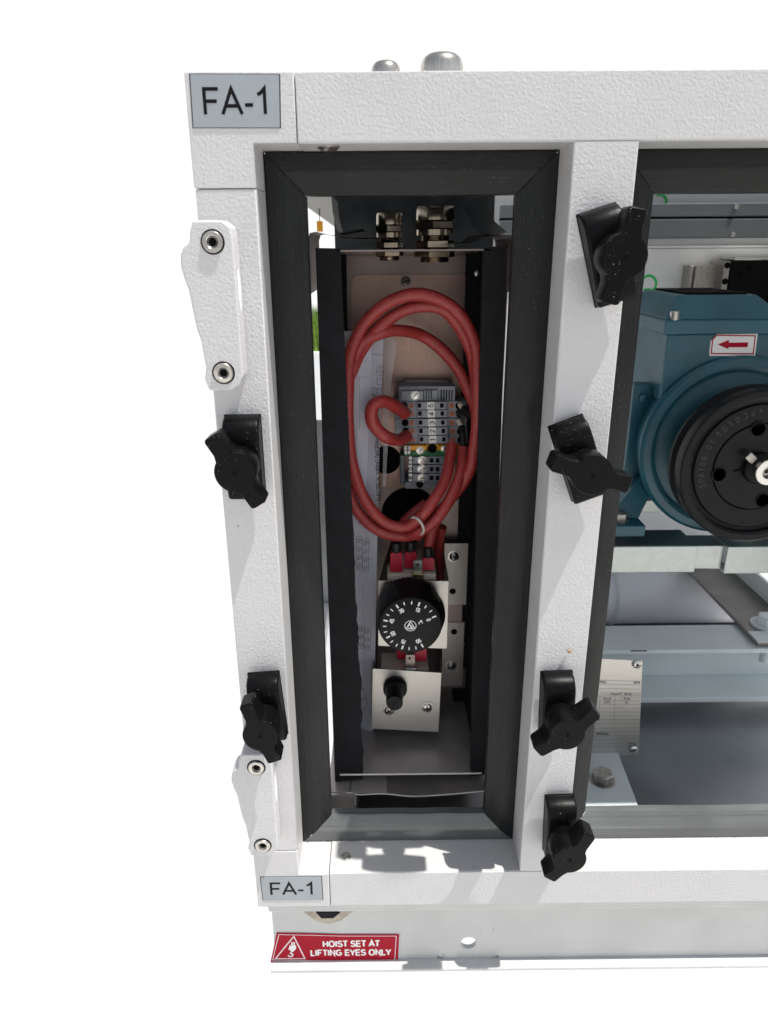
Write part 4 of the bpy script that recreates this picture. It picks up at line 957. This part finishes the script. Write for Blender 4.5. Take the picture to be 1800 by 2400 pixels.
# nameplate
npq = [at(1340, 1540, 186), at(1506, 1549, 186), at(1497, 1768, 186), at(1330, 1776, 186)]
nm = thing('motor_nameplate', 'silver metal rating plate with ruled lines held by two rivets', 'nameplate', tuple(npq[2]))
MB().hull8(npq+[q+Vector((0, 1.2, 0)) for q in npq], .3).build('plate', 'nameplate', nm)
def NP(u, v, Y=185.2):   # u from left 0 to right 1, v from top 0 to bottom 1
    a = npq[0].lerp(npq[1], u); c = npq[3].lerp(npq[2], u); q = a.lerp(c, v); return (q.x, Y, q.z)
b = MB()
for v in (.21, .25, .29, .335, .355, .375, .41, .45, .49, .53, .57, .61, .65, .70, .74, .78, .82, .86, .895): stroke(b, [NP(.02, v), NP(.985, v)], .32, 185.2)
for u in (.42, .63): stroke(b, [NP(u, .355), NP(u, .63)], .32, 185.2)
b.build('ruled_line', 'ink_grey', nm)
b = MB()
for s_, u, v in (('7403', .45, .23), ('2018', .93, .225), ('Ins.cl. F   IP 55', .72, .345), ('cos φ', .52, .39), ('Duty', .80, .39), ('0,77', .52, .43), ('S1', .80, .43), ('78059425', .47, .76), ('4,2', .30, .88), ('14 kg', .90, .875)):
    add_text(b, s_, 4.6, NP(u, v, 185.1), rot=R(-1.5))
b.build('lettering', 'ink_grey', nm)
for q in ((1493, 1557), (1485, 1757)):
    p = at(*q, 184.5); rv = MB().lathe(tuple(p), [(6.2, -.5), (6, .8), (4.4, 2.2), (2.2, 2.8), (1.8, 2)], 24, caps=False).build('rivet', 'bright', nm)
    MB().lathe(tuple(p), [(2, 1.6), (0, 1.2)], 12, caps=False).build('rivet_core', 'hole', rv)
MB().box(npq[3].x-10, npq[2].x-14, 188, 196, -660, -520).build('support_tab', 'grey_paint', nm)
# foot plate with bolt
fp = thing('foot_plate', 'pale blue grey foot plate with a hex bolt in the corner of the right bay', 'foot plate', (285, 120, -662))
M['foot'] = mat('pale blue grey paint', (.50, .56, .58), .4, bump=(.08, .3), var=(.01, .06))
MB().hull8([Vector(v) for v in ((225, 60, -664), (317, 60, -664), (317, 60, -659), (225, 60, -659), (225, 320, -664), (333, 320, -664), (333, 320, -659), (225, 320, -659))], .8).build('plate', 'foot', fp)
p = atz(1413, 1818, -652)
MB().lathe((p.x, p.y, -659), [(16.5, 0), (16.5, 1.2)], 32, axis='Z').build('washer', 'bolt_zinc', fp)
MB().lathe((p.x, p.y, -659), [(13, 1.2), (13.6, 2), (13.6, 11), (12.2, 12.6), (0, 12.9)], 6, axis='Z', X=Matrix.Translation((p.x, p.y, 0)) @ Matrix.Rotation(.5, 4, 'Z') @ Matrix.Translation((-p.x, -p.y, 0))).build('bolt_head', 'bolt_zinc', fp)
# floor of the right bay
fl = MB().box(150, FX1-40, 58, 700, -694, -690).build('floor_sheet', 'floor'); tag(fl, 'dull scratched galvanised floor sheet of the right bay', 'floor sheet')

# back wall fittings of the right bay
bw = thing('ceiling_beam', 'slate grey double beam across the back of the right bay', 'beam', (560, 640, 40))
a, c = at(1541, 558, 640), at(1541, 512, 640)
MB().box(200, FX1-42, 640, 660, a.z, c.z-1.0, bev=1.5).build('lower_beam', 'slate', bw)
d_ = at(1541, 477, 640)
MB().box(200, FX1-42, 640, 660, c.z+2.2, d_.z, bev=1.5).build('upper_beam', 'slate', bw)
MB().box(200, FX1-42, 650, 662, c.z-1, c.z+2.2).build('joint', 'hole', bw)
for q in ((1717, 549), (1725, 485)):
    p = at(*q, 639); MB().lathe(tuple(p), [(4.5, 0), (4, 2.4), (0, 3)], 16).build('screw', 'bright', bw)
wb = thing('wall_panel', 'white rear wall panel with a folded rim and green pen marks', 'panel', (480, 650, -400))
tz = at(1541, 583, 655).z
MB().box(200, FX1-42, 652, 660, -572, tz, bev=1.2).build('panel_face', 'panel_white', wb)
MB().box(200, FX1-42, 648, 655, tz+1, tz+5, bev=1).build('folded_rim', 'panel_white', wb)
MB().box(200, FX1-42, 655, 662, tz+5.5, at(1541, 560, 655).z).build('rim_ledge', 'panel_white', wb)
b = MB(); gx, gy = 1521, 664
stroke(b, [at(gx+17*math.cos(R(a)), gy-18*math.sin(R(a)), 651.5) for a in range(-100, 141, 15)], 4.2, 651.5)
stroke(b, [at(*q, 651.5) for q in ((1508, 680), (1520, 678), (1534, 686))], 4.2, 651.5); b.build('pen_mark', 'marker_green', wb)
b = MB(); stroke(b, [at(1547+15*math.cos(R(a)), 470-14*math.sin(R(a)), 699) for a in range(-60, 121, 15)], 4.2, 699); b.build('pen_mark', 'marker_green', wb)
# grey catch plate and black lock
cp = thing('catch_plate', 'plain grey metal catch box on the rear wall above the motor', 'catch', tuple(at(1650, 686, 620)))
a, c = at(1632, 622, 615), at(1706, 692, 615)
MB().box(a.x, c.x+10, 615, 652, c.z-20, a.z, bev=3).build('cover', 'bolt_zinc', cp)
a2 = at(1616, 622, 625); MB().box(a2.x, a.x-.5, 620, 652, c.z-20, a.z, bev=2).build('side_flange', 'bolt_zinc', cp)
lk = thing('door_lock', 'black lock case with a bright top edge on the rear wall above the motor', 'lock', tuple(at(1760, 690, 600)))
a, c = at(1716, 610, 590), at(1850, 700, 590)
MB().box(a.x, c.x, 590, 645, c.z-25, a.z-.5, bev=3).build('case', 'plastic', lk)
MB().box(a.x+2, c.x, 588, 645, a.z, a.z+5, bev=1.5).build('top_edge', 'bright', lk)
a3 = at(1698, 612, 594); MB().box(a3.x, a.x-.4, 592, 645, c.z-25, a.z-1, bev=1.5).build('side_edge', 'bolt_zinc', lk)
for q in ((1734, 643), (1756, 628), (1705, 622), (1699, 660)):
    p = at(*q, 589.5); MB().lathe(tuple(p), [(5, 0), (5, .5), (0, .5)], 16).build('screw_hole', 'hole', lk)

# things glimpsed through the gap left of the terminal box
u0, u1 = at(712, 440, 742), at(790, 505, 742)
MB().hull8([Vector(v) for v in ((-147, 742, u1.z+28), (u1.x, 742, u1.z-22), (u1.x, 742, 124), (-147, 742, 124), (-147, 746, u1.z+28), (u1.x, 746, u1.z-22), (u1.x, 746, 124), (-147, 746, 124))]).build('eave_stand_in', 'concrete', fr)  # stands in for a building eave beyond, hung on the roof edge
u2, u3 = at(742, 518, 741), at(757, 543, 741)
MB().box(u2.x, u3.x, 740.5, 741.7, u3.z, u2.z, bev=.3).build('orange_patch', 'yellow', fr)
MB().box((u2.x+u3.x)/2-.6, (u2.x+u3.x)/2+.6, 740.6, 741.6, u2.z, u1.z+12).build('patch_cord', 'foam', fr)  # cord invented so the orange patch hangs from something
pv, pv2 = at(746, 985, 705), at(752, 1500, 705)
single(MB().box(-138, -82, 701, 709, -722, pv.z, bev=1), 'grey_board', 'dull_board', 'dull grey board standing behind the gap left of the terminal box', 'board', (-110, 705, -722))
gt, gb = at(735, 730, 1480), at(742, 818, 1480)
plr = thing('lawn_stand_in', 'slim white planter of green grass glimpsed through the gap beside the left foam strip', 'lawn stand-in', (-200, 1500, -1306))  # grass raised on an invented stand in place of a distant lawn
MB().hull8([Vector(v) for v in ((-270, 1440, -1305.5), (-130, 1440, -1305.5), (-110, 1420, gb.z), (-290, 1420, gb.z), (-270, 1560, -1305.5), (-130, 1560, -1305.5), (-110, 1580, gb.z), (-290, 1580, gb.z))], 3).build('lawn_plinth', 'panel_white', plr)
b = MB()
for i in range(420):
    x = random.uniform(-284, -116); y = random.uniform(1425, 1575); h_ = (gt.z-gb.z)*random.uniform(.75, 1.25); l_ = random.uniform(-9, 9)
    b.poly([(x-4, y, gb.z-4), (x+4, y, gb.z-4), (x+l_+1.5, y-3, gb.z+h_*.6), (x+l_*2, y-5, gb.z+h_)], 1)
g_ = b.build('grass', 'grass', plr); g_['kind'] = 'stuff'

scene.render.engine = 'CYCLES'
print('objects', len(bpy.data.objects))
